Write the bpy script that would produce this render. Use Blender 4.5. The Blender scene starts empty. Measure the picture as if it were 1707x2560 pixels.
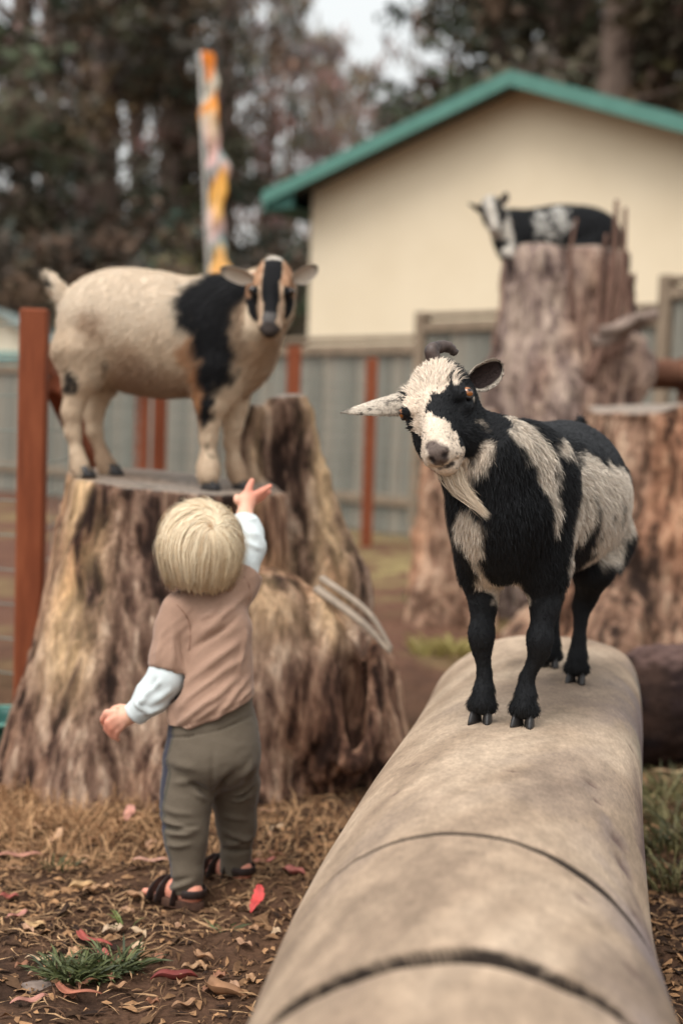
import bpy, math, random
import numpy as np
from mathutils import Vector, Matrix

# ------------------------------------------------------------------ camera, sky, sun, exposure
SC = bpy.context.scene
COL = SC.collection
CAM_H, PITCH, ROLL, LENS = 1.0, math.radians(3.78), math.radians(1.8), 50.0
cd = bpy.data.cameras.new('camera'); cam = bpy.data.objects.new('camera', cd); COL.objects.link(cam)
cd.sensor_fit = 'VERTICAL'; cd.sensor_height = 36.0; cd.sensor_width = 24.0; cd.lens = LENS
cd.clip_start = 0.05; cd.clip_end = 2000
cam.matrix_world = (Matrix.Translation((0, 0, CAM_H)) @ Matrix.Rotation(math.pi/2-PITCH, 4, 'X') @ Matrix.Rotation(ROLL, 4, 'Z'))
cd.dof.use_dof = True; cd.dof.focus_distance = 2.34; cd.dof.aperture_fstop = 2.3; cd.dof.aperture_blades = 0
SC.camera = cam
SUN_EL, SUN_AZ = math.radians(62), math.radians(215)      # azimuth from +Y, clockwise: behind-left of the camera
W = bpy.data.worlds.new('World'); SC.world = W; W.use_nodes = True
nt = W.node_tree; nt.nodes.clear()
sky = nt.nodes.new('ShaderNodeTexSky'); sky.sky_type = 'NISHITA'; sky.sun_disc = False
sky.sun_elevation = SUN_EL; sky.sun_rotation = SUN_AZ; sky.dust_density = 4; sky.air_density = 2.0; sky.ozone_density = 1.0
hs = nt.nodes.new('ShaderNodeHueSaturation'); hs.inputs['Saturation'].default_value = 0.14; hs.inputs['Hue'].default_value = 0.47; hs.inputs['Value'].default_value = 1.0
bg = nt.nodes.new('ShaderNodeBackground'); bg.inputs['Strength'].default_value = 0.15
wo = nt.nodes.new('ShaderNodeOutputWorld')
nt.links.new(sky.outputs[0], hs.inputs['Color']); nt.links.new(hs.outputs[0], bg.inputs[0]); nt.links.new(bg.outputs[0], wo.inputs[0])
sl = bpy.data.lights.new('sun', 'SUN'); sun = bpy.data.objects.new('sun', sl); COL.objects.link(sun)
sl.energy = 0.6; sl.angle = math.radians(28); sl.color = (1.0, 0.93, 0.83)
sdir = Vector((math.sin(SUN_AZ)*math.cos(SUN_EL), math.cos(SUN_AZ)*math.cos(SUN_EL), math.sin(SUN_EL)))
sun.rotation_euler = sdir.to_track_quat('Z', 'Y').to_euler(); sun.location = (0, 0, 30)
vs = SC.view_settings; vs.view_transform = 'Standard'; vs.look = 'None'; vs.gamma = 1.0; vs.use_curve_mapping = False; vs.exposure = 0.72

# ------------------------------------------------------------------ helpers
rng = np.random.default_rng(7)
A = lambda *x: np.array(x, float)
FPX = LENS/36*2560
def _rx(a): c, s = math.cos(a), math.sin(a); return np.array([[1,0,0],[0,c,-s],[0,s,c]])
def _rz(a): c, s = math.cos(a), math.sin(a); return np.array([[c,-s,0],[s,c,0],[0,0,1]])
RC = _rx(math.pi/2-PITCH) @ _rz(ROLL)
def ray(px, py): return RC @ np.array([(px-853.5)/FPX, -(py-1280)/FPX, -1])
def P(px, py, Y):                                          # a measured picture point at a known distance Y -> metres
    d = ray(px, py); return np.array([0, 0, CAM_H]) + d*(Y/d[1])
def G(px, py, z=0.0):
    d = ray(px, py); return np.array([0, 0, CAM_H]) + d*((z-CAM_H)/d[2])
def nrm(v): v = np.asarray(v, float); return v/(np.linalg.norm(v, axis=-1, keepdims=True)+1e-12)
def lin(r, g, b):                                          # sRGB 0-255 -> linear
    c = np.array([r, g, b], float)/255
    return np.where(c <= .04045, c/12.92, ((c+.055)/1.055)**2.4)
def sst(a, b, x): t = np.clip((x-a)/(b-a), 0, 1); return t*t*(3-2*t)

def _hash(ix, iy, iz, s):
    h = (ix.astype(np.int64)*374761393 + iy.astype(np.int64)*668265263 + iz.astype(np.int64)*2147483647 + s*974634777) & 0xffffffff
    h = ((h ^ (h >> 13))*1274126177) & 0xffffffff
    return ((h ^ (h >> 16)) & 0xffff)/65535.0
def vnoise(p, s=0):
    p = np.asarray(p, float); i = np.floor(p); f = p-i; f = f*f*f*(f*(f*6-15)+10); i = i.astype(np.int64)
    r = 0
    for dx in (0, 1):
        for dy in (0, 1):
            for dz in (0, 1):
                w = (f[..., 0] if dx else 1-f[..., 0])*(f[..., 1] if dy else 1-f[..., 1])*(f[..., 2] if dz else 1-f[..., 2])
                r = r + w*_hash(i[..., 0]+dx, i[..., 1]+dy, i[..., 2]+dz, s)
    return r*2-1
def fbm(p, o=4, s=0):
    p = np.asarray(p, float); r = 0; a = .5
    for k in range(o): r = r + a*vnoise(p, s+k*17); p = p*2.03+3.1; a *= .5
    return r

def tomesh(name, V, faces, smooth=True, col=None, cn=None):
    me = bpy.data.meshes.new(name)
    V = np.asarray(V, np.float32)
    if not isinstance(faces, list): faces = [faces]
    faces = [np.asarray(f, np.int32) for f in faces if len(f)]
    loops = np.concatenate([f.ravel() for f in faces]); sizes = np.concatenate([np.full(len(f), f.shape[1], np.int32) for f in faces])
    starts = np.concatenate([[0], np.cumsum(sizes)[:-1]]).astype(np.int32)
    me.vertices.add(len(V)); me.vertices.foreach_set('co', V.ravel())
    me.loops.add(len(loops)); me.loops.foreach_set('vertex_index', loops)
    me.polygons.add(len(sizes)); me.polygons.foreach_set('loop_start', starts)
    me.polygons.foreach_set('use_smooth', np.full(len(sizes), bool(smooth)))
    me.update(calc_edges=True); me.validate()
    if col is not None:
        at = me.color_attributes.new('Col', 'FLOAT_COLOR', 'POINT')
        c4 = np.ones((len(V), 4), np.float32); c4[:, :3] = col; at.data.foreach_set('color', c4.ravel())
    if cn is not None:
        me.normals_split_custom_set_from_vertices(np.asarray(cn, np.float32))
    return me
def obj(name, me, mat=None, parent=None, loc=None):
    o = bpy.data.objects.new(name, me); COL.objects.link(o)
    if mat is not None:
        me.materials.clear(); me.materials.append(mat)
    if parent is not None: o.parent = parent
    if loc is not None: o.location = loc
    return o
def thing(name, label, cat, loc=(0, 0, 0), group=None, rz=0):
    o = bpy.data.objects.new(name, None); COL.objects.link(o); o.location = loc; o.rotation_euler = (0, 0, rz); o.empty_display_size = .1
    return tag(o, label, cat, group)
def tag(o, label, cat, group=None, kind=None):
    o['label'] = label; o['category'] = cat
    if group: o['group'] = group
    if kind: o['kind'] = kind
    return o
class Geo:                                                  # collects quads/tris of several shapes into one mesh
    def __init__(s): s.v = []; s.f3 = []; s.f4 = []; s.c = []; s.n = 0
    def add(s, V, f3=None, f4=None, col=None):
        V = np.asarray(V, float)
        if f3 is not None and len(f3): s.f3.append(np.asarray(f3)+s.n)
        if f4 is not None and len(f4): s.f4.append(np.asarray(f4)+s.n)
        s.v.append(V); s.n += len(V)
        if col is not None: s.c.append(np.broadcast_to(np.asarray(col, float), (len(V), 3)))
    def mesh(s, name, smooth=True, off=None):
        V = np.concatenate(s.v)
        if off is not None: V = V-np.asarray(off)
        fs = []
        if s.f3: fs.append(np.concatenate(s.f3))
        if s.f4: fs.append(np.concatenate(s.f4))
        return tomesh(name, V, fs, smooth, np.concatenate(s.c) if s.c else None)
BOXF = np.array([[0,1,3,2],[4,6,7,5],[0,4,5,1],[2,3,7,6],[0,2,6,4],[1,5,7,3]])
def boxv(c, s, rz=0.0, R=None):
    c = np.asarray(c, float); h = np.asarray(s, float)/2
    V = np.array([[x, y, z] for x in (-1, 1) for y in (-1, 1) for z in (-1, 1)], float)*h
    if R is None: R = _rz(rz)
    return V@np.asarray(R).T + c
def bevbox(c, s, b=.006, rz=0.0, R=None):                    # box with chamfered edges: bmesh-free, 24 verts
    h = np.asarray(s, float)/2; V = []; idx = {}
    for ax in range(3):
        for sx in (-1, 1):
            for sy in (-1, 1):
                for sz in (-1, 1):
                    q = np.array([sx, sy, sz], float); p = q*(h-b); p[ax] = q[ax]*h[ax]
                    idx[(ax, sx, sy, sz)] = len(V); V.append(p)
    F4 = []; F3 = []
    for ax in range(3):
        o = [i for i in range(3) if i != ax]
        for s0 in (-1, 1):
            ring = []
            for (a, b2) in ((-1, -1), (1, -1), (1, 1), (-1, 1)):
                k = [0, 0, 0]; k[ax] = s0; k[o[0]] = a; k[o[1]] = b2; ring.append(idx[(ax, *k)])
            F4.append(ring)
    for ax in range(3):                                     # edges parallel to ax
        o = [i for i in range(3) if i != ax]
        for a in (-1, 1):
            for b2 in (-1, 1):
                k0 = [0, 0, 0]; k0[ax] = -1; k0[o[0]] = a; k0[o[1]] = b2; k1 = list(k0); k1[ax] = 1
                F4.append([idx[(o[0], *k0)], idx[(o[0], *k1)], idx[(o[1], *k1)], idx[(o[1], *k0)]])
    for sx in (-1, 1):
        for sy in (-1, 1):
            for sz in (-1, 1): F3.append([idx[(0, sx, sy, sz)], idx[(1, sx, sy, sz)], idx[(2, sx, sy, sz)]])
    V = np.array(V); F4 = np.array(F4); F3 = np.array(F3)
    def fix(F):
        out = []
        for f in F:
            p = V[f]; n = np.cross(p[1]-p[0], p[2]-p[0]); out.append(f if n@p.mean(0) > 0 else f[::-1])
        return np.array(out)
    F4, F3 = fix(F4), fix(F3)
    if R is None: R = _rz(rz)
    return V@np.asarray(R).T+np.asarray(c, float), F3, F4
def tube(pts, rad, n=10, cap=True, flat=None, up=None):       # swept tube, radius per point
    pts = np.asarray(pts, float); m = len(pts); rad = np.broadcast_to(np.asarray(rad, float), (m,))
    T = nrm(np.gradient(pts, axis=0)); u = A(0, 0, 1) if up is None else np.asarray(up, float)
    if abs(T[0]@u) > .95: u = A(1, 0, 0)
    V = []; a = np.linspace(0, 2*np.pi, n, endpoint=False)
    s = nrm(np.cross(T[0], u))
    for i in range(m):
        s = nrm(s-T[i]*(s@T[i])); w = np.cross(s, T[i]); fl = 1 if flat is None else flat
        V.append(pts[i]+rad[i]*(np.cos(a)[:, None]*s+np.sin(a)[:, None]*w*fl))
    V = np.concatenate(V); F = []
    for i in range(m-1):
        for j in range(n): F.append([i*n+j, i*n+(j+1) % n, (i+1)*n+(j+1) % n, (i+1)*n+j])
    F = np.array(F); f3 = []
    if cap:
        c0, c1 = len(V), len(V)+1; V = np.vstack([V, pts[0]-T[0]*rad[0]*.4, pts[-1]+T[-1]*rad[-1]*.4])
        for j in range(n): f3 += [[c0, (j+1) % n, j], [c1, (m-1)*n+j, (m-1)*n+(j+1) % n]]
    return V, np.array(f3), F
def spline(pts, n=8):                                        # Catmull-Rom resample
    pts = np.asarray(pts, float); q = np.vstack([2*pts[0]-pts[1], pts, 2*pts[-1]-pts[-2]]); out = []
    for i in range(len(pts)-1):
        p0, p1, p2, p3 = q[i:i+4]
        for t in np.linspace(0, 1, n, endpoint=False):
            out.append(.5*((2*p1)+(-p0+p2)*t+(2*p0-5*p1+4*p2-p3)*t*t+(-p0+3*p1-3*p2+p3)*t**3))
    out.append(pts[-1]); return np.array(out)

# ---- implicit modelling: smooth union of soft shapes on a grid, skinned with surface nets
class SDF:
    def __init__(s, lo, hi, h):
        s.lo = np.asarray(lo, float); s.h = h; n = np.ceil((np.asarray(hi)-s.lo)/h).astype(int)+1
        s.ax = [(s.lo[i]+h*np.arange(n[i])).astype(np.float32) for i in range(3)]; s.f = np.full(n, 1.0, np.float32)
    def blk(s, lo, hi):
        i0 = np.maximum(np.floor((np.asarray(lo)-s.lo)/s.h).astype(int), 0); i1 = np.minimum(np.ceil((np.asarray(hi)-s.lo)/s.h).astype(int)+1, s.f.shape)
        if (i1 <= i0).any(): return None, None
        sl_ = tuple(slice(a, b) for a, b in zip(i0, i1))
        X = np.stack(np.meshgrid(*[s.ax[k][sl_[k]] for k in range(3)], indexing='ij'), -1)
        return sl_, X
    def put(s, fn, lo, hi, k, sub=False):
        m = k+2.5*s.h
        sl_, X = s.blk(np.asarray(lo)-m, np.asarray(hi)+m)
        if sl_ is None: return
        d = fn(X).astype(np.float32); f = s.f[sl_]
        if sub: d = -d; h = np.maximum(k-np.abs(f-d), 0)/k if k > 0 else 0; s.f[sl_] = np.maximum(f, d)+h*h*k*.25
        else: h = np.maximum(k-np.abs(f-d), 0)/k if k > 0 else 0; s.f[sl_] = np.minimum(f, d)-h*h*k*.25
    def ell(s, c, r, k=.02, R=None, sub=False):
        c = np.asarray(c, float); r = np.broadcast_to(np.asarray(r, float), (3,)); R_ = np.eye(3) if R is None else np.asarray(R)  # rows: local axes
        ext = np.abs(R_.T)@r
        def fn(X):
            q = (X-c)@R_.T; k0 = np.sqrt(((q/r)**2).sum(-1)); k1 = np.sqrt(((q/r**2)**2).sum(-1))
            return k0*(k0-1)/(k1+1e-9)
        s.put(fn, c-ext, c+ext, k, sub)
    def cap(s, a, b, ra, rb=None, k=.02, sub=False, ax=None, fl=1.0):
        a = np.asarray(a, float); b = np.asarray(b, float); rb = ra if rb is None else rb; ba = b-a; L2 = ba@ba+1e-12
        rm = max(ra, rb)*max(fl, 1)
        def fn(X):
            q = X-a; t = np.clip((q@ba)/L2, 0, 1); e = q-t[..., None]*ba
            if ax is not None: e = e+((e@ax)*(1/fl-1))[..., None]*ax
            return np.sqrt((e*e).sum(-1))-(ra+(rb-ra)*t)
        s.put(fn, np.minimum(a, b)-rm, np.maximum(a, b)+rm, k, sub)
    def chain(s, pts, rad, k=.02, **kw):
        for i in range(len(pts)-1): s.cap(pts[i], pts[i+1], rad[i], rad[i+1], k, **kw)
    def cut(s, p, n, k=.006):                                # keep the side the normal points away from
        X = np.stack(np.meshgrid(*s.ax, indexing='ij'), -1); d = ((X-np.asarray(p, float))@nrm(n)).astype(np.float32)
        h = np.maximum(k-np.abs(s.f-d), 0)/k; s.f = np.maximum(s.f, d)+h*h*k*.25
    def net(s, smooth=1):
        f = s.f; S = f < 0; n = f.shape
        cnt = sum(S[dx:n[0]-1+dx, dy:n[1]-1+dy, dz:n[2]-1+dz].astype(np.int8) for dx in (0, 1) for dy in (0, 1) for dz in (0, 1))
        act = np.argwhere((cnt > 0) & (cnt < 8)); idx = np.full(np.array(n)-1, -1, np.int32)
        idx[act[:, 0], act[:, 1], act[:, 2]] = np.arange(len(act))
        cor = [(a, b, c) for a in (0, 1) for b in (0, 1) for c in (0, 1)]
        fv = {c: f[act[:, 0]+c[0], act[:, 1]+c[1], act[:, 2]+c[2]] for c in cor}
        acc = np.zeros((len(act), 3)); num = np.zeros(len(act))
        for i, c in enumerate(cor):
            for d in cor[i+1:]:
                if sum(abs(c[k]-d[k]) for k in range(3)) != 1: continue
                m = (fv[c] < 0) != (fv[d] < 0); t = np.where(m, fv[c]/(fv[c]-fv[d]+1e-12), 0)
                acc += np.where(m[:, None], np.array(c)+t[:, None]*(np.array(d)-np.array(c)), 0); num += m
        V = s.lo+s.h*(act+acc/num[:, None]); F = []
        for k in range(3):
            o1, o2 = (k+1) % 3, (k+2) % 3
            sa = [slice(None)]*3; sb = [slice(None)]*3; sa[k] = slice(0, -1); sb[k] = slice(1, None)
            e = np.argwhere(S[tuple(sa)] != S[tuple(sb)]); e = e[(e[:, o1] > 0) & (e[:, o2] > 0) & (e[:, o1] < n[o1]-1) & (e[:, o2] < n[o2]-1)]
            q = []
            for (p1, p2) in ((1, 1), (0, 1), (0, 0), (1, 0)):
                w = e.copy(); w[:, o1] -= p1; w[:, o2] -= p2; q.append(idx[w[:, 0], w[:, 1], w[:, 2]])
            q = np.stack(q, 1); fl = ~S[e[:, 0], e[:, 1], e[:, 2]]; q[fl] = q[fl][:, ::-1]; F.append(q)
        F = np.concatenate(F); F = F[(F >= 0).all(1)]
        for _ in range(smooth): V = lapl(V, F, .5)
        return V, F
def lapl(V, F, w=.5):
    S = np.zeros_like(V); C = np.zeros(len(V))
    for a in range(4):
        b = (a+1) % 4
        for k in range(3): S[:, k] += np.bincount(F[:, a], V[F[:, b], k], len(V))+np.bincount(F[:, b], V[F[:, a], k], len(V))
        C += np.bincount(F[:, a], minlength=len(V))+np.bincount(F[:, b], minlength=len(V))
    return V*(1-w)+w*S/np.maximum(C, 1)[:, None]
def vnormals(V, F):
    fn = np.cross(V[F[:, 2]]-V[F[:, 0]], V[F[:, 3]]-V[F[:, 1]]) if F.shape[1] == 4 else np.cross(V[F[:, 1]]-V[F[:, 0]], V[F[:, 2]]-V[F[:, 0]])
    N = np.zeros_like(V)
    for a in range(F.shape[1]):
        for k in range(3): N[:, k] += np.bincount(F[:, a], fn[:, k], len(V))
    return nrm(N)
def fur(name, V, F, count, length, comb, color, width=.0012, lift=.35, seed=1, dens=None, curl=.25, gravity=.25, cvar=.2, nj=.35):
    """hair blades as one mesh: length(p), comb(p,n)->direction, color(p)->rgb, dens(p) keep probability"""
    g = np.random.default_rng(seed); N = vnormals(V, F)
    a1 = .5*np.linalg.norm(np.cross(V[F[:, 1]]-V[F[:, 0]], V[F[:, 2]]-V[F[:, 0]]), axis=1); a2 = .5*np.linalg.norm(np.cross(V[F[:, 2]]-V[F[:, 0]], V[F[:, 3]]-V[F[:, 0]]), axis=1)
    w = a1+a2; fi = g.choice(len(F), count, p=w/w.sum()); s = g.random(count); t = g.random(count)
    def bil(Q): return (Q[F[fi, 0]]*((1-s)*(1-t))[:, None]+Q[F[fi, 1]]*(s*(1-t))[:, None]+Q[F[fi, 2]]*(s*t)[:, None]+Q[F[fi, 3]]*((1-s)*t)[:, None])
    p = bil(V); n = nrm(bil(N))
    if dens is not None:
        m = g.random(len(p)) < dens(p); p, n = p[m], n[m]
    L = length(p)*(.65+.7*g.random(len(p))); d = comb(p, n)
    cl = np.stack([vnoise(p*45, 3), vnoise(p*45, 4), vnoise(p*45, 5)], -1)
    d = d-n*(d*n).sum(-1, keepdims=True); d = nrm(d)+curl*cl+.22*g.normal(size=p.shape)
    d = nrm(d-n*(d*n).sum(-1, keepdims=True))
    lf = (lift*(.6+.8*g.random(len(p))))[:, None]
    q1 = p+nrm(d+n*lf*1.6)*(L*.5)[:, None]; q2 = q1+nrm(d+n*lf*.5+A(0, 0, -gravity))*(L*.5)[:, None]
    wd = nrm(np.cross(d, n)+.25*g.normal(size=p.shape)); hw = (width*.5*(.7+.6*g.random(len(p))))[:, None]
    p = p-n*.001
    VV = np.stack([p-wd*hw, p+wd*hw, q1-wd*hw*.75, q1+wd*hw*.75, q2], 1).reshape(-1, 3); b = (np.arange(len(p))*5)[:, None]
    T = np.concatenate([b+[0, 1, 3], b+[0, 3, 2], b+[2, 3, 4]])
    fn = np.cross(VV[T[:, 1]]-VV[T[:, 0]], VV[T[:, 2]]-VV[T[:, 0]]); ni = T[:, 0]//5; fl = (fn*n[ni]).sum(1) < 0; T[fl] = T[fl][:, ::-1]
    c = color(p)*(1-cvar+2*cvar*g.random(len(p)))[:, None]
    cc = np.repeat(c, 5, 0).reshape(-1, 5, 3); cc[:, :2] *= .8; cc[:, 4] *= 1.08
    cn = np.repeat(nrm(n+nj*g.normal(size=n.shape)), 5, 0)
    return tomesh(name, VV, T, True, np.clip(cc.reshape(-1, 3), 0, 1), cn)

# ------------------------------------------------------------------ materials
def newmat(name):
    m = bpy.data.materials.new(name); m.use_nodes = True; t = m.node_tree
    return m, t, t.nodes['Principled BSDF'], lambda k: t.nodes.new(k), t.links.new
def mat_v(name, rough=.8, nscale=60, namp=.35, bump=.0, stretch=(1, 1, 1), spec=.3, sheen=0, bscale=None):
    """vertex colour times fine procedural noise, with optional bump"""
    m, t, b, N, L = newmat(name)
    a = N('ShaderNodeVertexColor'); a.layer_name = 'Col'
    tc = N('ShaderNodeTexCoord'); mp = N('ShaderNodeMapping'); mp.inputs['Scale'].default_value = stretch; L(tc.outputs['Object'], mp.inputs[0])
    nz = N('ShaderNodeTexNoise'); nz.inputs['Scale'].default_value = nscale; nz.inputs['Detail'].default_value = 5; nz.inputs['Roughness'].default_value = .65; L(mp.outputs[0], nz.inputs['Vector'])
    mr = N('ShaderNodeMapRange'); mr.inputs['From Min'].default_value = .25; mr.inputs['From Max'].default_value = .75; mr.inputs['To Min'].default_value = 1-namp; mr.inputs['To Max'].default_value = 1+namp; L(nz.outputs[0], mr.inputs[0])
    mx = N('ShaderNodeVectorMath'); mx.operation = 'SCALE'; L(a.outputs['Color'], mx.inputs[0]); L(mr.outputs[0], mx.inputs['Scale'])
    L(mx.outputs[0], b.inputs['Base Color']); b.inputs['Roughness'].default_value = rough; b.inputs['Specular IOR Level'].default_value = spec
    if sheen: b.inputs['Sheen Weight'].default_value = sheen; b.inputs['Sheen Roughness'].default_value = .4
    if bump:
        bp = N('ShaderNodeBump'); bp.inputs['Strength'].default_value = 1; bp.inputs['Distance'].default_value = bump; L(nz.outputs[0], bp.inputs['Height']); L(bp.outputs[0], b.inputs['Normal'])
    return m
def mat_n(name, stops, scale=8, stretch=(1, 1, 1), rough=.8, bump=.0, detail=6, spec=.3, nrough=.6, metal=0, coord='Object'):
    """noise -> colour ramp"""
    m, t, b, N, L = newmat(name)
    tc = N('ShaderNodeTexCoord'); mp = N('ShaderNodeMapping'); mp.inputs['Scale'].default_value = stretch; L(tc.outputs[coord], mp.inputs[0])
    nz = N('ShaderNodeTexNoise'); nz.inputs['Scale'].default_value = scale; nz.inputs['Detail'].default_value = detail; nz.inputs['Roughness'].default_value = nrough; L(mp.outputs[0], nz.inputs['Vector'])
    cr = N('ShaderNodeValToRGB'); L(nz.outputs[0], cr.inputs[0]); e = cr.color_ramp.elements
    while len(e) < len(stops): e.new(.5)
    for i, (p, c) in enumerate(stops): e[i].position = p; e[i].color = (*c, 1)
    L(cr.outputs[0], b.inputs['Base Color']); b.inputs['Roughness'].default_value = rough; b.inputs['Specular IOR Level'].default_value = spec; b.inputs['Metallic'].default_value = metal
    if bump:
        bp = N('ShaderNodeBump'); bp.inputs['Strength'].default_value = 1; bp.inputs['Distance'].default_value = bump; L(nz.outputs[0], bp.inputs['Height']); L(bp.outputs[0], b.inputs['Normal'])
    return m
# ================================================================== SETTING
def gz(x, y):                                                # ground height
    p = np.stack([np.asarray(x, float), np.asarray(y, float), np.zeros_like(np.asarray(x, float))], -1)
    near = np.exp(-((np.asarray(y)-3)/9.0)**2)
    return (.05*fbm(p*.9, 3, 5)+.022*fbm(p*6, 3, 9)+.012*fbm(p*22, 2, 11))*near
def build_ground():
    ys = np.concatenate([np.linspace(-60, .6, 12), np.linspace(.7, 4.6, 260), np.linspace(4.65, 14, 150), np.linspace(14.5, 60, 40), np.linspace(70, 900, 14)])
    xs = np.concatenate([np.linspace(-700, -12, 16), np.linspace(-11, -1.35, 60), np.linspace(-1.32, 1.6, 200), np.linspace(1.65, 11, 60), np.linspace(12, 700, 16)])
    X, Y = np.meshgrid(xs, ys); Z = gz(X, Y); V = np.stack([X, Y, Z], -1).reshape(-1, 3)
    ny, nx = X.shape; i = np.arange(ny*nx).reshape(ny, nx)
    F = np.stack([i[:-1, :-1], i[:-1, 1:], i[1:, 1:], i[1:, :-1]], -1).reshape(-1, 4)
    p = V*[1, 1, 0]; n1 = fbm(p*1.7, 4, 21); n2 = fbm(p*9, 4, 33); n3 = fbm(p*40, 2, 41)
    soil = lin(84, 62, 48); dark = lin(50, 37, 30); straw = lin(108, 80, 58); red = lin(116, 82, 68); green = lin(84, 88, 52)
    c = soil+(dark-soil)*sst(-.1, .3, n2)[:, None]*.8
    x, y = V[:, 0], V[:, 1]
    w = np.clip(sst(-.05, .25, n1+.5*n2)*.6 + .8*np.exp(-(((x+.75)/.45)**2+((y-3.35)/.45)**2)), 0, 1)*(y < 6)
    c = c+(straw-c)*(w*.5)[:, None]
    far = sst(4.5, 7, y); c = c+(red-c)*(far*.55)[:, None]
    gw = far*np.clip(sst(.05, .3, n1), 0, 1)*.5+.9*np.exp(-(((x-.35)/.8)**2+((y-9.5)/1.6)**2))*sst(-.3, .2, n2)
    c = c+(lin(150, 136, 92)-c)*np.clip(gw, 0, 1)[:, None]*.8
    c = c*(1+.25*n3)[:, None]
    m = mat_v('soil', .95, 90, .45, .006, spec=.1)
    o = obj('ground', tomesh('ground', V, F, True, np.clip(c, .005, 1)), m)
    o['kind'] = 'structure'; o['label'] = 'bare brown farmyard soil strewn with straw'; return o
build_ground()

# ------------------------------------------------------------------ house with the teal roof
def build_house():
    a = math.radians(33); e = A(math.cos(a), -math.sin(a), 0); nb = A(math.sin(a), math.cos(a), 0)
    pk = P(1320, 188, 16.0); base = A(pk[0], pk[1], 0)
    T = thing('house', 'cream gabled house with a teal roof edge behind the board fence', 'house', base)
    Wd = lambda s, d, z: e*s+nb*d+A(0, 0, z)
    sl_, half, ov, eo = .342, 2.85, .42, .42
    zp = pk[2]-.12; zw = zp-half*sl_
    cream = mat_n('cream_stucco', [(.3, lin(220, 203, 174)), (.7, lin(229, 213, 185))], .9, (1, 1, 1), .9, .002)
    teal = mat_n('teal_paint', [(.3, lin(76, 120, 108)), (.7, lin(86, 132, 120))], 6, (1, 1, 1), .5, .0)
    shing = mat_n('roof_felt', [(.3, lin(70, 74, 70)), (.7, lin(100, 104, 98))], 30, (1, 1, 1), .9, .004)
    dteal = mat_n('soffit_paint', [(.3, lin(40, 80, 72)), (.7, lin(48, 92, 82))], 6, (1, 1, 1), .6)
    D = 8.0
    ring = [(-half, 0), (half, 0), (half, zw), (0, zp), (-half, zw)]
    V = [Wd(s, d, z) for d in (0, D) for s, z in ring]
    g = Geo(); g.add(V, [[2, 3, 4], [7, 9, 8]], [[0, 1, 2, 4], [5, 9, 7, 6], [0, 4, 9, 5], [1, 6, 7, 2]])
    obj('wall', g.mesh('wall', False), cream, T)
    th = .05
    def slab(name, s0, z0, s1, z1, d0, d1, t, m, parent):
        g = Geo(); V = [Wd(s, d, z+tt) for tt in (0, t) for d in (d0, d1) for s, z in ((s0, z0), (s1, z1))]
        g.add(V, None, [[0, 2, 3, 1], [4, 5, 7, 6], [0, 1, 5, 4], [2, 6, 7, 3], [0, 4, 6, 2], [1, 3, 7, 5]])
        return obj(name, g.mesh(name, False), m, parent)
    for sg in (-1, 1):
        s1 = sg*(half+eo); z1 = zp+.02-(half+eo)*sl_
        r = slab('roof_slope', 0, zp+.02, s1, z1, -ov, D+ov, th, shing, T)
        slab('fascia', sg*.002, zp-.085, s1, z1-.085, -ov-.035, -ov-.003, .165, teal, T)
        slab('eave_board', s1-.02*sg, z1-.16, s1+.012*sg, z1-.165, -ov+.01, D+ov, .2, teal, T)
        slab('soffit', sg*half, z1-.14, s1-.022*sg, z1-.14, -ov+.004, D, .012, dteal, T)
        # boxed eave return at the gable end
        g = Geo(); q = [(sg*(half-.0), z1-.128), (s1-.03*sg, z1-.128), (sg*(half-.0), zw+.02)]
        V = [Wd(s, d, z) for d in (-ov+.02, -ov+.05) for s, z in q]; g.add(V, [[0, 1, 2], [3, 5, 4]], [[0, 3, 4, 1], [1, 4, 5, 2], [2, 5, 3, 0]])
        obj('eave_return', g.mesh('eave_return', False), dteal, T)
    # trim boards that cover the panel joints of the gable wall
build_house()

def build_shed():
    c = P(-20, 1010, 22.0); T = thing('shed', 'pale blurred shed behind the tan goat at the left edge', 'shed', (c[0], c[1], 0))
    m = mat_n('shed_wall', [(.3, lin(214, 204, 180)), (.7, lin(232, 222, 200))], 3, (1, 1, .3), .9)
    g = Geo(); w, d, h1, h2 = .85, 1.4, 1.95, 2.45
    V = [A(s*w, y, z) for y in (0, d*2) for s, z in ((-1, 0), (1, 0), (1, h1), (0, h2), (-1, h1))]
    g.add(V, [[2, 3, 4], [7, 9, 8]], [[0, 1, 2, 4], [5, 9, 7, 6], [0, 4, 9, 5], [1, 6, 7, 2]]); obj('wall', g.mesh('wall', False), m, T)
    rm = mat_n('shed_roof', [(.3, lin(120, 132, 128)), (.7, lin(150, 160, 154))], 5, rough=.6)
    for sg in (-1, 1):
        g = Geo(); V = [A(sg*s, y, z) for z0 in (0, .06) for y in (-.2, d*2+.2) for s, z in ((0, h2+.02+z0), (w+.25, h1-.12+z0))]
        g.add(V, None, [[0, 2, 3, 1], [4, 5, 7, 6], [0, 1, 5, 4], [2, 6, 7, 3], [0, 4, 6, 2], [1, 3, 7, 5]]); obj('roof_slope', g.mesh('roof_slope', False), rm, T)
    V, f3, f4 = bevbox((.35, -.02, .95), (.62, .06, 1.8), .01); g = Geo(); g.add(V, f3, f4); obj('door', g.mesh('door', False), mat_n('shed_door', [(.3, lin(96, 140, 138)), (.7, lin(110, 156, 152))], 4), T)
build_shed()

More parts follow.
